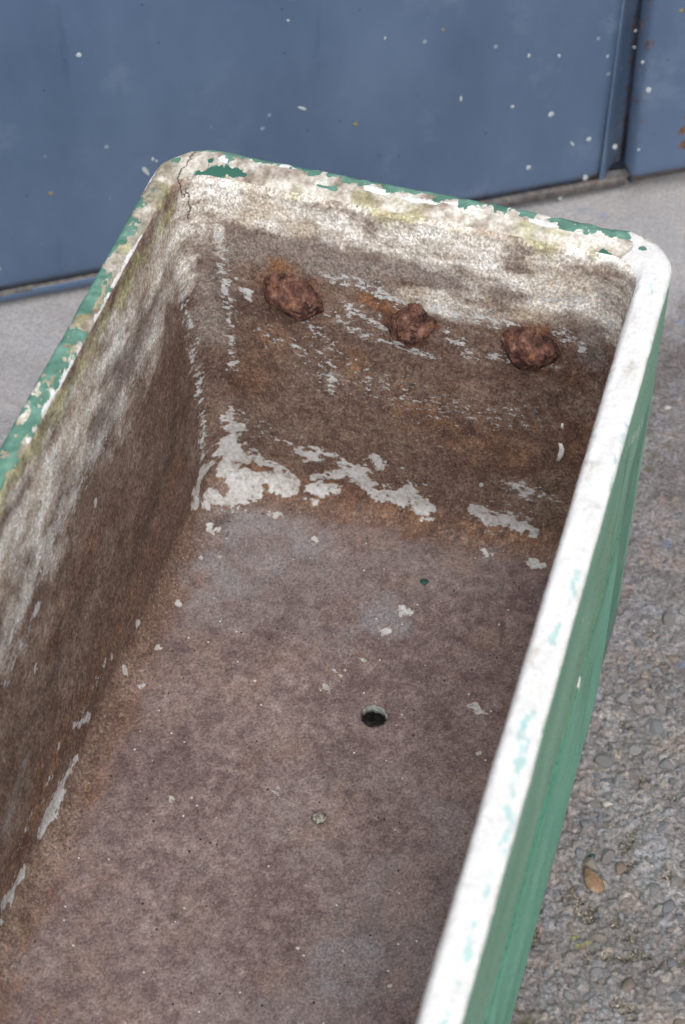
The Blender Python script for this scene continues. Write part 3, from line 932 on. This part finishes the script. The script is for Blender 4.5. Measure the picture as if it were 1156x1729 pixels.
for pts in [[(400, 700, 30), (460, 740, 30)], [(500, 750, 26), (560, 770, 26)], [(640, 785, 26), (700, 815, 26)], [(840, 850, 30), (910, 885, 20)], [(440, 560, 60), (700, 680, 80), (880, 700, 60)]]:
    stroke('fleck', 'B', pts, 0.58)
stroke('fleck', 'B', [(640, 572, 5), (690, 593, 5), (735, 606, 4)], 1.0)
for pts in [[(372, 395, 16), (376, 440, 20), (384, 500, 20), (388, 560, 16), (392, 620, 14)], [(306, 470, 24), (316, 540, 24), (328, 600, 18), (336, 680, 14)], [(345, 700, 18), (340, 780, 20)], [(420, 497, 16)]]:
    stroke('fleck', 'C', pts, 0.74)
for pts in [[(250, 560, 16), (190, 690, 16), (110, 830, 18), (40, 970, 20)], [(180, 1110, 14), (110, 1260, 16), (30, 1430, 18)], [(60, 1030, 20), (10, 1150, 24)]]:
    stroke('fleck', 'L', pts, 0.62)
for pts in [[(70, 1405, 8), (90, 1360, 14), (112, 1310, 12), (130, 1278, 7)], [(148, 1215, 9), (125, 1225, 6)], [(188, 1108, 10)], [(232, 1055, 7)], [(10, 1520, 12), (35, 1480, 13)], [(22, 1060, 24), (15, 1085, 16)],
            [(45, 980, 5), (80, 967, 5)], [(62, 1030, 10)], [(2, 1555, 8)], [(210, 1130, 7)], [(160, 850, 6)], [(240, 620, 5)], [(60, 1130, 8)], [(100, 1260, 6)]]:
    stroke('paint', 'L', pts, 0.95)
# --- pale bloom below the rim
for pts in [[(330, 350, 26), (400, 352, 28), (470, 365, 25), (540, 385, 20)], [(430, 320, 36), (560, 345, 40), (700, 378, 42), (850, 410, 45), (1000, 440, 42)], [(620, 400, 22), (760, 420, 32), (880, 465, 40), (1000, 490, 42)],
            [(690, 500, 14), (800, 525, 22), (880, 525, 30), (940, 515, 24)], [(1030, 480, 26), (1035, 560, 18)]]:
    stroke('pale', 'B', pts)
for pts in [[(315, 350, 34), (318, 400, 22)], [(300, 420, 26), (310, 480, 16)], [(368, 385, 9), (370, 430, 6)]]:
    stroke('pale', 'C', pts)
for pts in [[(285, 400, 30), (225, 520, 26), (160, 640, 24), (90, 770, 24), (20, 900, 26), (-40, 1010, 30)], [(262, 470, 26), (200, 590, 20)], [(20, 1040, 30), (0, 1110, 30)]]:
    stroke('pale', 'L', pts)
# the hidden long wall and front end carry the same bloom
hid = ridx['wall'][(BV[ridx['wall'], 0] > 0.15) | (BV[ridx['wall'], 1] < -0.75)]
FIELD['pale'][hid] = np.maximum(FIELD['pale'][hid], np.clip(0.95 - (H - BV[hid, 2]) / 0.09, 0, 1))
for pts in [[(340, 325, 30), (450, 345, 34), (600, 372, 40), (760, 395, 44), (900, 430, 46), (1010, 470, 46)], [(560, 395, 22), (660, 412, 24)], [(930, 500, 30), (1000, 520, 22)]]:
    stroke('pale', 'B', pts)
# --- greyer weathered band under the bloom
for pts in [[(380, 420, 40), (560, 440, 40), (740, 470, 40), (940, 540, 40)], [(350, 480, 40), (360, 560, 30)], [(980, 520, 30), (1000, 600, 20)]]:
    stroke('grey', 'B', pts, 0.9)
for pts in [[(270, 520, 30), (180, 680, 30), (90, 840, 30)], [(40, 1290, 20), (10, 1400, 30)]]:
    stroke('grey', 'L', pts, 0.8)
for pts in [[(400, 880, 50), (380, 960, 60)], [(650, 1050, 40)], [(520, 920, 40)], [(600, 1620, 50)], [(840, 900, 30)], [(550, 1600, 20)]]:
    stroke('grey', 'F', pts, 0.8)
# --- rust
for pts in [[(493, 497, 52)], [(470, 448, 20)], [(692, 548, 44)], [(893, 586, 56)], [(620, 510, 26)], [(410, 790, 26), (520, 825, 28), (640, 850, 26), (780, 885, 26), (920, 920, 26)], [(980, 720, 40), (985, 820, 40)],
            [(720, 700, 60), (860, 760, 60)], [(450, 560, 40), (420, 650, 36)], [(960, 640, 26)], [(600, 620, 30)]]:
    stroke('rust', 'B', pts, 0.85)
for pts in [[(300, 800, 30), (220, 1020, 34), (120, 1220, 34), (20, 1440, 34)], [(180, 870, 24), (90, 1080, 30)], [(235, 1000, 16), (130, 1210, 16), (10, 1500, 20)]]:
    stroke('rust', 'L', pts, 0.72)
for pts in [[(470, 850, 12), (640, 875, 14), (780, 905, 14), (920, 940, 14)], [(300, 970, 16), (190, 1180, 20), (90, 1390, 22), (0, 1600, 26)], [(310, 1200, 22)], [(800, 955, 26)], [(40, 1640, 40), (0, 1720, 50)]]:
    stroke('rust', 'F', pts, 0.50)
for pts in [[(493, 500, 44), (480, 480, 40)], [(690, 545, 40)], [(893, 588, 44)], [(470, 452, 16)], [(620, 505, 14), (650, 520, 14)]]:
    stroke('halo', 'B', pts, 1.0)
# --- moss and grime
for pts in [[(360, 300, 16)], [(640, 350, 16), (700, 372, 22)], [(500, 320, 14)], [(880, 385, 16), (940, 400, 14)], [(1000, 430, 10)]]:
    stroke('moss', 'B', pts, 0.75)
for pts in [[(285, 365, 16), (215, 480, 22), (150, 595, 24), (80, 715, 26), (20, 820, 30), (-30, 900, 30)]]:
    stroke('moss', 'L', pts, 0.85)
    stroke('pale', 'L', [(x + 6, y, r * 0.9) for x, y, r in pts], 0.62)
for pts in [[(275, 420, 44), (222, 530, 52), (160, 660, 52), (90, 800, 52), (20, 930, 56), (-40, 1050, 60)]]:
    stroke('pale', 'L', pts, 0.92)
for pts in [[(280, 500, 40), (225, 640, 40), (150, 790, 44), (70, 950, 50), (0, 1100, 56)]]:
    stroke('pale', 'L', pts, 0.50)
    stroke('fleck', 'L', pts, 0.66)
for pts in [[(860, 470, 26), (850, 515, 24)], [(780, 460, 20)], [(365, 440, 10), (370, 480, 8)], [(560, 370, 14)], [(780, 560, 24)], [(420, 660, 40), (380, 620, 30)], [(1000, 600, 20)]]:
    stroke('dark', 'B', pts, 0.72)
for pts in [[(300, 640, 24), (290, 760, 26), (240, 900, 24)], [(150, 1000, 30), (80, 1160, 30), (10, 1300, 30)], [(40, 1330, 30)]]:
    stroke('dark', 'L', pts, 0.70)
stroke('dark', 'C', [(318, 372, 5)], 1.0)
for pts in [[(292, 1547, 7)], [(435, 455, 4)], [(370, 880, 24)], [(850, 1050, 8), (845, 1090, 8)]]:
    stroke('dark', 'F', pts, 0.72)
# --- rim
rv = ridx['rim']
xs, ys = BV[rv, 0], BV[rv, 1]
wmask = np.clip(sstep(0.178, 0.196, xs) * sstep(0.02, -0.035, ys + (0.215 - np.minimum(xs, 0.215)) * 0.5), 0, 1)
FIELD['white'][rv] = np.maximum(wmask * 1.25, 0)
for pts in [[(1110, 440, 16), (1100, 480, 24)], [(1075, 405, 16), (1050, 395, 8)], [(240, 398, 3), (215, 440, 4), (190, 490, 5), (163, 541, 5)], [(140, 590, 4), (105, 640, 5), (70, 700, 5), (48, 745, 4)],
            [(480, 275, 10), (540, 290, 8)], [(620, 318, 6), (700, 338, 6), (780, 345, 5)], [(430, 268, 8)], [(380, 268, 8)], [(300, 262, 10)], [(900, 372, 6), (980, 392, 6)], [(255, 292, 6), (238, 322, 5)]]:
    stroke('white', 'R', pts, 0.95)
for pts in [[(232, 340, 11), (200, 392, 24), (160, 465, 26), (111, 555, 26), (60, 645, 26), (0, 750, 28), (-60, 850, 30)], [(330, 255, 12), (400, 255, 12), (470, 268, 10)], [(500, 276, 8), (560, 290, 7)],
            [(340, 298, 9), (375, 290, 10), (412, 293, 8)], [(420, 256, 12), (500, 272, 14), (600, 292, 15), (700, 312, 16), (800, 334, 16), (900, 358, 16)], [(940, 368, 15), (1000, 384, 15), (1050, 397, 12)], [(540, 312, 5), (565, 318, 5)],
            [(60, 690, 9), (20, 760, 10)], [(300, 268, 9)], [(1008, 418, 7), (1022, 428, 8), (1034, 438, 6)], [(258, 322, 5)], [(1085, 418, 6)], [(350, 272, 7)]]:
    stroke('green', 'R', pts, 1.0)
for pts in [[(340, 298, 11), (375, 290, 12), (412, 293, 10)], [(1008, 418, 9), (1022, 428, 10), (1034, 438, 8)], [(350, 272, 8)]]:
    stroke('deep', 'R', pts, 1.0)
for pts in [[(160, 500, 14), (100, 610, 16), (30, 740, 18)], [(210, 420, 10)], [(300, 330, 12), (270, 350, 12)], [(600, 330, 12), (720, 350, 12)], [(880, 380, 10), (960, 395, 8)], [(360, 305, 10)], [(40, 790, 16), (0, 850, 16)]]:
    stroke('moss', 'R', pts, 0.72)
for pts in [[(1096, 478, 5), (1100, 495, 6)], [(1070, 690, 5), (1052, 745, 6)], [(1040, 770, 7), (1030, 830, 8)], [(975, 965, 9), (965, 1010, 8)], [(945, 1050, 8), (930, 1085, 8)], [(890, 1200, 10), (870, 1340, 9)], [(860, 1370, 10), (850, 1440, 10)],
            [(830, 1480, 8), (815, 1520, 8)], [(800, 1560, 10), (790, 1620, 10)], [(785, 1640, 12), (760, 1690, 14), (750, 1729, 14)], [(1000, 700, 4)], [(895, 1250, 8), (880, 1290, 8)], [(1062, 600, 4)]]:
    stroke('teal', 'R', pts, 0.62)
for pts in [[(925, 990, 4)], [(749, 1649, 3)], [(330, 300, 4)], [(1062, 470, 5)], [(200, 560, 8)]]:
    stroke('dark', 'R', pts, 0.8)
# rims out of frame: the repaint and the green go on
fr = rv[ys < -0.82]
FIELD['green'][fr] = np.maximum(FIELD['green'][fr], 0.45 * (BV[fr, 0] < 0.18))
# --- outer face
for pts in [[(1060, 760, 10), (1048, 840, 10), (1032, 920, 10)], [(1100, 560, 6)]]:
    stroke('dark', 'O', pts, 0.95)
for pts in [[(1063, 748, 3), (1078, 728, 3), (1086, 712, 2.5)], [(1046, 985, 1.5), (1051, 975, 1.5)], [(1117, 500, 3)]]:
    stroke('white', 'O', pts, 1.0)
# cracks through the rim corner: signed distance to a vertical plane, in mm, and its extent
def crack_fields(ids):
    d = np.full(len(BV), 50.0); m = np.zeros(len(BV))
    segs = [('R', (331, 252), 'R', (303, 300)), ('R', (303, 300), 'C', (302, 335)), ('C', (315, 318), 'C', (318, 368))]
    for (ra, a, rb, b) in segs:
        A3, B3 = P3(ra, *a), P3(rb, *b)
        ab = B3 - A3
        view = (A3 + B3) / 2 - _C
        pn = np.cross(ab, view); pn /= np.linalg.norm(pn)
        t = (BV[ids] - A3) @ ab / (ab @ ab)
        sd = (BV[ids] - A3) @ pn * 1000
        dist = np.linalg.norm(BV[ids] - (A3 + np.clip(t, 0, 1)[:, None] * ab), axis=1)
        sel = (dist < 0.010) & (t > -0.08) & (t < 1.08) & (np.abs(sd) < np.abs(d[ids]))
        d[ids[sel]] = sd[sel]
        m[ids[sel]] = 1.0
    return d, m
cr_ids = np.concatenate([ridx['rim'], ridx['wall']])
cr_ids = cr_ids[(BV[cr_ids, 1] > -0.2) & (BV[cr_ids, 0] < -0.1)]
CRD, CRM = crack_fields(cr_ids)

# ------------------------------------------------------------------ stains worked out on the mesh
def pal(t, stops):
    xs_ = [p for p, c in stops]
    return np.stack([np.interp(t, xs_, [c[i] for p, c in stops]) for i in range(3)], 1)
def lay(base, m, col):
    return base + (np.asarray(col) - base) * m[:, None]
def nz(P, scale, octv, seed, rough=0.6):
    return fbm(P, scale, octv, rough, seed) * 2.0          # about -1 .. 1
ST = np.array([0.55, 0.55, 1.15])                           # streaks run along the walls
def soft_mask(f, P, scale, amp, lo, hi, seed, octv=5):
    m = np.zeros(len(P))
    s = np.nonzero(f > 0.01)[0]
    m[s] = sstep(lo, hi, f[s] + amp * nz(P[s], scale, octv, seed))
    return m
def hard_field(f, P, scale, amp, seed, octv=4):
    out = np.full(len(P), -1.0)
    s = np.nonzero(f > 0.02)[0]
    out[s] = f[s] + amp * nz(P[s], scale, octv, seed, 0.68)
    return out
def wall_base(ids):
    P = BV[ids]; S = P * ST
    F_ = {k: v[ids] for k, v in FIELD.items()}
    a = nz(S, 7, 3, 101) * 0.26 + nz(P, 40, 4, 99) * 0.26 + nz(P, 170, 3, 102) * 0.30 + 0.02
    c = pal(a, [(-0.8, (0.060, 0.036, 0.029)), (-0.25, (0.118, 0.076, 0.060)), (0.15, (0.178, 0.124, 0.098)), (0.55, (0.255, 0.192, 0.155)), (1.0, (0.36, 0.29, 0.245))])
    c = lay(c, 0.38 * sstep(-0.1, 0.7, nz(P, 11, 5, 103)), (0.165, 0.103, 0.078))
    c = lay(c, 0.80 * soft_mask(F_['grey'], S, 40, 0.35, 0.20, 0.75, 104), (0.250, 0.215, 0.195))
    ru = soft_mask(F_['rust'], P, 30, 0.30, 0.15, 0.95, 105)
    c = lay(c, 0.72 * ru, pal(nz(P, 90, 4, 106), [(-0.7, (0.085, 0.046, 0.036)), (0.0, (0.155, 0.082, 0.054)), (0.8, (0.270, 0.150, 0.085))]))
    pm = soft_mask(F_['pale'], P, 34, 0.34, 0.06, 0.70, 107, 6)
    pc = pal(nz(S, 55, 5, 108, 0.66), [(-0.9, (0.22, 0.17, 0.14)), (-0.35, (0.45, 0.40, 0.345)), (0.05, (0.63, 0.59, 0.53)), (0.6, (0.79, 0.77, 0.73))])
    pc = lay(pc, 0.6 * sstep(0.0, 0.7, nz(P, 22, 4, 109)), (0.47, 0.385, 0.28))
    pc = lay(pc, 0.4 * sstep(0.1, 0.8, nz(P, 34, 5, 118)), (0.36, 0.32, 0.28))
    c = lay(c, 0.95 * pm, pc)
    c = lay(c, 0.80 * soft_mask(F_['halo'], P, 60, 0.26, 0.22, 0.80, 113), pal(nz(P, 90, 4, 114), [(-0.7, (0.075, 0.032, 0.022)), (0.0, (0.140, 0.062, 0.036)), (0.8, (0.270, 0.130, 0.062))]))
    c = lay(c, 0.75 * soft_mask(F_['moss'], P, 50, 0.45, 0.20, 0.80, 110), pal(nz(P, 80, 3, 111), [(-0.6, (0.190, 0.170, 0.085)), (0.6, (0.46, 0.43, 0.24))]))
    c = lay(c, 0.66 * soft_mask(F_['dark'], P, 60, 0.36, 0.15, 1.05, 112), (0.080, 0.054, 0.046))
    return np.clip(c, 0.01, 0.85)
def floor_base(ids):
    P = BV[ids]
    F_ = {k: v[ids] for k, v in FIELD.items()}
    a = nz(P, 6, 3, 121) * 0.25 + nz(P, 28, 4, 122) * 0.28 + nz(P, 130, 3, 120) * 0.42
    c = pal(a, [(-0.8, (0.111, 0.078, 0.076)), (-0.25, (0.162, 0.118, 0.112)), (0.2, (0.208, 0.156, 0.147)), (0.7, (0.278, 0.220, 0.206))])
    c = lay(c, 0.40 * sstep(0.0, 0.8, nz(P, 10, 5, 123)), (0.225, 0.205, 0.205))
    c = lay(c, 0.42 * sstep(0.1, 0.8, nz(P, 24, 5, 124)), (0.260, 0.182, 0.150))
    c = lay(c, 0.36 * sstep(0.2, 0.9, nz(P, 40, 5, 125)), (0.100, 0.070, 0.068))
    c = lay(c, 0.75 * soft_mask(F_['grey'], P, 45, 0.40, 0.20, 0.85, 126), (0.235, 0.225, 0.232))
    c = lay(c, 0.75 * soft_mask(F_['rust'], P, 34, 0.40, 0.15, 0.85, 127), pal(nz(P, 70, 4, 128), [(-0.7, (0.100, 0.056, 0.048)), (0.0, (0.165, 0.092, 0.072)), (0.7, (0.250, 0.145, 0.100))]))
    c = lay(c, 0.75 * soft_mask(F_['dark'], P, 60, 0.45, 0.25, 0.85, 129), (0.075, 0.052, 0.048))
    return np.clip(c, 0.01, 0.85)
def join_w(P):
    e = np.minimum.reduce([P[:, 0] - (XL + bL + RF), (XR - bR - RF) - P[:, 0], (YB - bB - RF) - P[:, 1]])
    s_ = np.where(e < 0.0005, np.minimum(e, 0) - np.maximum(P[:, 2] - ZF - 0.001, 0), e)
    return sstep(-0.013, 0.015, s_ + 0.014 * nz(P, 45, 4, 141))
def floor_tint(ids):
    c = floor_base(ids)
    w = join_w(BV[ids])
    k = np.nonzero(w < 0.999)[0]
    c[k] = c[k] * w[k, None] + wall_base(ids[k]) * (1 - w[k, None])
    return c
def wall_tint(ids):
    c = wall_base(ids)
    w = np.where(BV[ids][:, 2] < ZF + 0.03, join_w(BV[ids]), 0)
    k = np.nonzero(w > 0.001)[0]
    c[k] = c[k] * (1 - w[k, None]) + floor_base(ids[k]) * w[k, None]
    return c
def rim_tint(ids):
    P = BV[ids]
    F_ = {k: v[ids] for k, v in FIELD.items()}
    a = nz(P, 18, 4, 131) * 0.45 + nz(P, 75, 4, 132, 0.68) * 0.75
    c = pal(a, [(-0.8, (0.150, 0.118, 0.095)), (-0.3, (0.310, 0.265, 0.220)), (0.1, (0.500, 0.460, 0.400)), (0.6, (0.680, 0.660, 0.610))])
    leftish = sstep(-0.12, -0.19, P[:, 0])
    c = lay(c, 0.78 * leftish * sstep(-0.6, 0.4, nz(P, 40, 4, 137)), (0.235, 0.215, 0.160))
    c = lay(c, 0.75 * soft_mask(F_['moss'], P, 50, 0.45, 0.20, 0.80, 133), pal(nz(P, 80, 3, 134), [(-0.6, (0.170, 0.155, 0.080)), (0.6, (0.42, 0.39, 0.21))]))
    c = lay(c, 0.80 * soft_mask(F_['dark'], P, 60, 0.40, 0.25, 0.85, 135), (0.060, 0.045, 0.038))
    return np.clip(c, 0.01, 0.85)
def make_part(name, Q, mat, fields, tint_fn=None, hards=None):
    used, inv = np.unique(Q.ravel(), return_inverse=True)
    me = quad_mesh(name, BV[used], inv.reshape(-1, 4))
    for f in fields:
        v = FIELD[f][used]
        if hards and f in hards:
            sc0, am0, an0 = hards[f]
            v = hard_field(v, BV[used] * np.asarray(an0), sc0, am0, 150 + len(f) * 7)
        set_attr(me, f, v)
    if tint_fn:
        c = tint_fn(used)
        at = me.attributes.new('tint', 'FLOAT_COLOR', 'POINT')
        at.data.foreach_set('color', np.column_stack([c, np.ones(len(c))]).astype(np.float32).ravel())
    set_attr(me, 'crack_d', CRD[used]); set_attr(me, 'crack_m', CRM[used])
    me.normals_split_custom_set_from_vertices(nor[used].tolist())
    return link(name, me, mat, trough, TLOC)
_rec = (BV[:, 0] > 0.2) * sstep(-0.160, -0.152, BV[:, 1]) * sstep(-0.035, -0.085, BV[:, 1]) * sstep(0.335, 0.315, BV[:, 2])  # recess shade behind the band's step, painted on as darker green
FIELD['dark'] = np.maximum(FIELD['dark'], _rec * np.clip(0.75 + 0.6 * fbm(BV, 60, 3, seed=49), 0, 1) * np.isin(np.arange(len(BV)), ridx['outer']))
FIELD['bare'] = np.where(BV[:, 2] < 0.03, 1.0 - BV[:, 2] / 0.05, 0.0)
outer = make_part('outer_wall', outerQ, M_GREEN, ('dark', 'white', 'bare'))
rim = make_part('rim', rimQ, M_RIM, ('green', 'white', 'teal', 'deep'), rim_tint, {'green': (95, 0.62, (1, 0.75, 1)), 'white': (60, 0.40, (1, 1, 1)), 'teal': (150, 0.55, (1.3, 0.6, 1))})
rim['label'] = 'chipped rim, white on the right long side, green and bare elsewhere'
wall = make_part('inner_wall', innerQ, M_WALL, ('paint', 'fleck'), wall_tint, {'paint': (80, 0.62, (0.8, 0.8, 1.15))})
wall['label'] = 'rust brown stained inner wall with flaking white paint'
floor_o = make_part('basin_floor', floorQ, M_FLOOR, ('paint',), floor_tint, {'paint': (120, 0.45, (1, 1, 1))})
floor_o['label'] = 'purplish brown basin floor with a round drain hole'
# drain sleeve
k = len(sleeve_top)
Vs = []
for (dz, sc_) in [(0.0, 1.0), (-0.003, 0.985), (-0.006, 0.985), (-0.0105, 0.98), (-0.011, 1.06), (0.0005, 1.06)]:
    p = sleeve_top.copy()
    p[:, :2] = HC + (p[:, :2] - HC) * sc_
    p[:, 2] += dz - 0.0002
    Vs.append(p)
Vs = np.concatenate(Vs)
Vs[:, :2] += 0.0005 * np.stack([fbm(Vs, 180, 2, seed=2), fbm(Vs, 180, 2, seed=5)], 1)
Qs = [(r * k + i, r * k + (i + 1) % k, (r + 1) * k + (i + 1) % k, (r + 1) * k + i) for r in range(4) for i in range(k)]
sl = link('drain_sleeve', quad_mesh('drain_sleeve', Vs, np.array(Qs)), M_SLEEVE, trough, TLOC)
sl['label'] = 'pale limy lining of the round drain hole'
# proud lower band along the long outer side(s)
def skirt(side):
    ys_ = np.concatenate([[-0.1570, -0.1585, -0.161, -0.165], np.linspace(-0.172, -0.9, 230), np.linspace(-0.91, -1.12, 12)])
    prof = [(-0.005, 0.272), (-0.0022, 0.2700), (0.0000, 0.2660), (0.0006, 0.2600), (0.0008, 0.24), (0.0008, 0.22), (0.0009, 0.18), (0.0011, 0.12), (0.0012, 0.07), (0.0013, 0.03), (0.0010, 0.018), (-0.001, 0.0145), (-0.006, 0.014)]
    V = []
    for i, y in enumerate(ys_):
        s = (0.0, 0.55, 0.85, 0.97)[i] if i < 4 else 1.0
        for (o, z) in prof:
            base = 0.004 * (1 - z / H)
            off = -0.004 + (o + 0.004) * s + 0.0006 * s * (o > -0.0015)
            x = (XR + base + off) if side > 0 else (XL - base - off)
            V.append((x, y, z))
    V = np.array(V)
    V[:, 0] += side * (0.0007 * fbm(V, 18, 3, seed=44) + 0.0009)
    V[:, 2] += 0.005 * fbm(V * np.array([0, 1, 0]), 9, 3, seed=45) * (V[:, 2] > 0.2)
    k = len(prof)
    Q = []
    for i in range(len(ys_) - 1):
        for j in range(k - 1):
            a = i * k + j
            q = (a, a + k, a + k + 1, a + 1)
            Q.append(q if side < 0 else q[::-1])
    me = quad_mesh('base_band', V, np.array(Q))
    set_attr(me, 'dark', np.clip((V[:, 2] - 0.2595) / 0.004, 0, 1) * (0.75 + 0.5 * fbm(V, 40, 3, seed=46)) + 0.5 * sstep(0.25, 0.5, fbm(V, 12, 3, seed=48)))  # groove shade painted along the top edge, plus random darker patches
    wf = np.zeros(len(V))
    for yy, zz_ in ((-0.578, 0.10), (-0.34, 0.27)):
        wf = np.maximum(wf, 1 - 0.5 * np.hypot((V[:, 1] - yy) * 1.0, (V[:, 2] - zz_) * 0.35) / 0.005)
    set_attr(me, 'white', np.clip(wf, 0, 1))
    set_attr(me, 'bare', np.zeros(len(V)))
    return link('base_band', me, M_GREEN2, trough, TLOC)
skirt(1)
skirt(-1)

# ------------------------------------------------------------------ rusted bolt heads
def bolt(px, py, sx, sz, sy, rot, seed, style):
    c = P3('B', px, py)
    V = icoV5.copy()
    r2 = np.random.default_rng(seed)
    if style == 'block':
        for _ in range(9):
            nrm = r2.normal(size=3); nrm[1] = -abs(nrm[1]); nrm /= np.linalg.norm(nrm)
            d = V @ nrm
            V = V - np.outer(np.maximum(d - r2.uniform(0.55, 0.82), 0), nrm)
    else:
        for _ in range(4):
            nrm = r2.normal(size=3); nrm[1] = -abs(nrm[1]); nrm /= np.linalg.norm(nrm)
            d = V @ nrm
            V = V - np.outer(np.maximum(d - r2.uniform(0.78, 0.9), 0), nrm)
    s0 = V + seed * 5.3
    lay = fbm(s0 * np.array([1, 1, 1.0]), 1.6, 4, 0.55, seed=seed)
    step = np.floor(lay * 5 + 0.6 * fbm(s0, 6, 2, seed=seed + 11)) / 5                                    # flaking layers
    crk = np.abs(fbm(s0, 2.4, 4, 0.6, seed=seed + 3))
    fine = fbm(s0, 9, 3, 0.6, seed=seed + 7)
    sa = 0.15 if style == 'block' else 0.08
    mag = 1 + 0.10 * lay + sa * step - 0.15 * np.clip(0.05 - crk, 0, 0.05) / 0.05 + 0.028 * fine
    V = V * mag[:, None]
    foot = np.clip(1 - (-V[:, 1]) / 0.35, 0, 1)                     # spreads onto the wall
    V[:, 0] *= 1 + 0.14 * foot ** 2; V[:, 2] *= 1 + 0.14 * foot ** 2
    V *= np.array([sx, sy, sz])
    cr_, sr_ = math.cos(rot), math.sin(rot)
    x, z = V[:, 0] * cr_ - V[:, 2] * sr_, V[:, 0] * sr_ + V[:, 2] * cr_
    V = np.column_stack([x, V[:, 1], z])
    o = link('rusted_bolt', quad_mesh('rusted_bolt', V, np.zeros((0, 4)), icoT5, smooth=(style != 'block')), M_RUST, trough)
    o.location = (c[0], c[1] + 0.58 - 0.001, c[2])
    return o
b = bolt(494, 498, 0.0262, 0.0210, 0.0225, -0.50, 21, 'round'); b['label'] = 'rounded lump of rusted bolt head nearest the left corner'
b = bolt(692, 547, 0.0268, 0.0240, 0.0240, -0.25, 33, 'block'); b['label'] = 'angular broken rusted bolt head in the middle'
b = bolt(893, 585, 0.0236, 0.0208, 0.0215, -0.25, 47, 'round'); b['label'] = 'dark cracked rusted bolt head nearest the white rim'

# ------------------------------------------------------------------ loose bits inside
def ribbon(name, reg, pts, width, lift, mat, curl=0.0015):
    P = np.array([P3(reg, *p) for p in pts])
    nrm = np.array([nor[REG[reg][np.argmin(((PX[REG[reg]] - np.array(p)) ** 2).sum(1))]] for p in pts])
    V = []
    for i, p in enumerate(P):
        t = P[min(i + 1, len(P) - 1)] - P[max(i - 1, 0)]
        t /= np.linalg.norm(t)
        s = np.cross(nrm[i], t)
        w = width * (0.35 + 0.65 * math.sin(math.pi * (i + 0.6) / (len(P) + 0.2)))
        for (a, l) in ((-1, 0.0), (-0.3, 0.7), (0.4, 1.0), (1, 0.6)):
            V.append(p + s * w * a + nrm[i] * (lift + curl * l))
        for (a, l) in ((1, 0.6), (0.4, 1.0), (-0.3, 0.7), (-1, 0.0)):
            V.append(p + s * w * a + nrm[i] * (lift + curl * l - 0.0004))
    Q = []
    for i in range(len(P) - 1):
        for j in range(8):
            a, b_ = i * 8 + j, i * 8 + (j + 1) % 8
            Q.append((a, b_, b_ + 8, a + 8))
    n8 = (len(P) - 1) * 8
    for j in range(3):
        Q.append((j + 1, j, 7 - j, 6 - j)); Q.append((n8 + j, n8 + j + 1, n8 + 6 - j, n8 + 7 - j))
    return link(name, quad_mesh(name, np.array(V), np.array(Q)), mat, None)
def own(o, parent=None, label=None, cat=None):
    if parent is not None:
        o.parent = parent; o.location = TLOC
        if label: o['label'] = label
    else:
        tag(o, label, cat)
    return o
own(ribbon('paint_flake', 'B', [(947, 747), (950, 758), (946, 767), (942, 777)], 0.0028, 0.0006, M_FLAKE), trough, 'curled white paint flake on the end wall')
own(ribbon('paint_flake', 'B', [(949, 714), (950, 719), (950, 724)], 0.0012, 0.0004, M_FLAKE, 0.0008), trough)
def grit(name, px, py, s, mat, label, cat, seed, flat=0.7):
    c = P3('F', px, py)
    V = icoV3.copy()
    V *= (1 + 0.38 * fbm(V + seed, 1.8, 4, 0.6, seed=seed))[:, None]
    V *= np.array([s, s * 0.85, s * flat])
    o = link(name, quad_mesh(name, V, np.zeros((0, 4)), icoT3), mat, None, (c[0], c[1], c[2] + s * flat * 0.75))
    tag(o, label, cat)
grit('debris_lump', 538, 1384, 0.0068, M_GRIT, 'small grey lump of crusty debris on the basin floor below the drain hole', 'debris', 5)
grit('paint_chip', 716, 982, 0.0042, M_CHIP, 'tiny dark green paint chip on the basin floor under the end wall', 'paint chip', 6, 0.3)

own(ribbon('dry_stalk', 'F', [(470, 1347), (480, 1351), (490, 1356), (498, 1359), (505, 1361)], 0.0009, 0.0004, M_STRAW, 0.0008), None, 'thin dry stalk lying on the basin floor left of the debris lump', 'stalk')
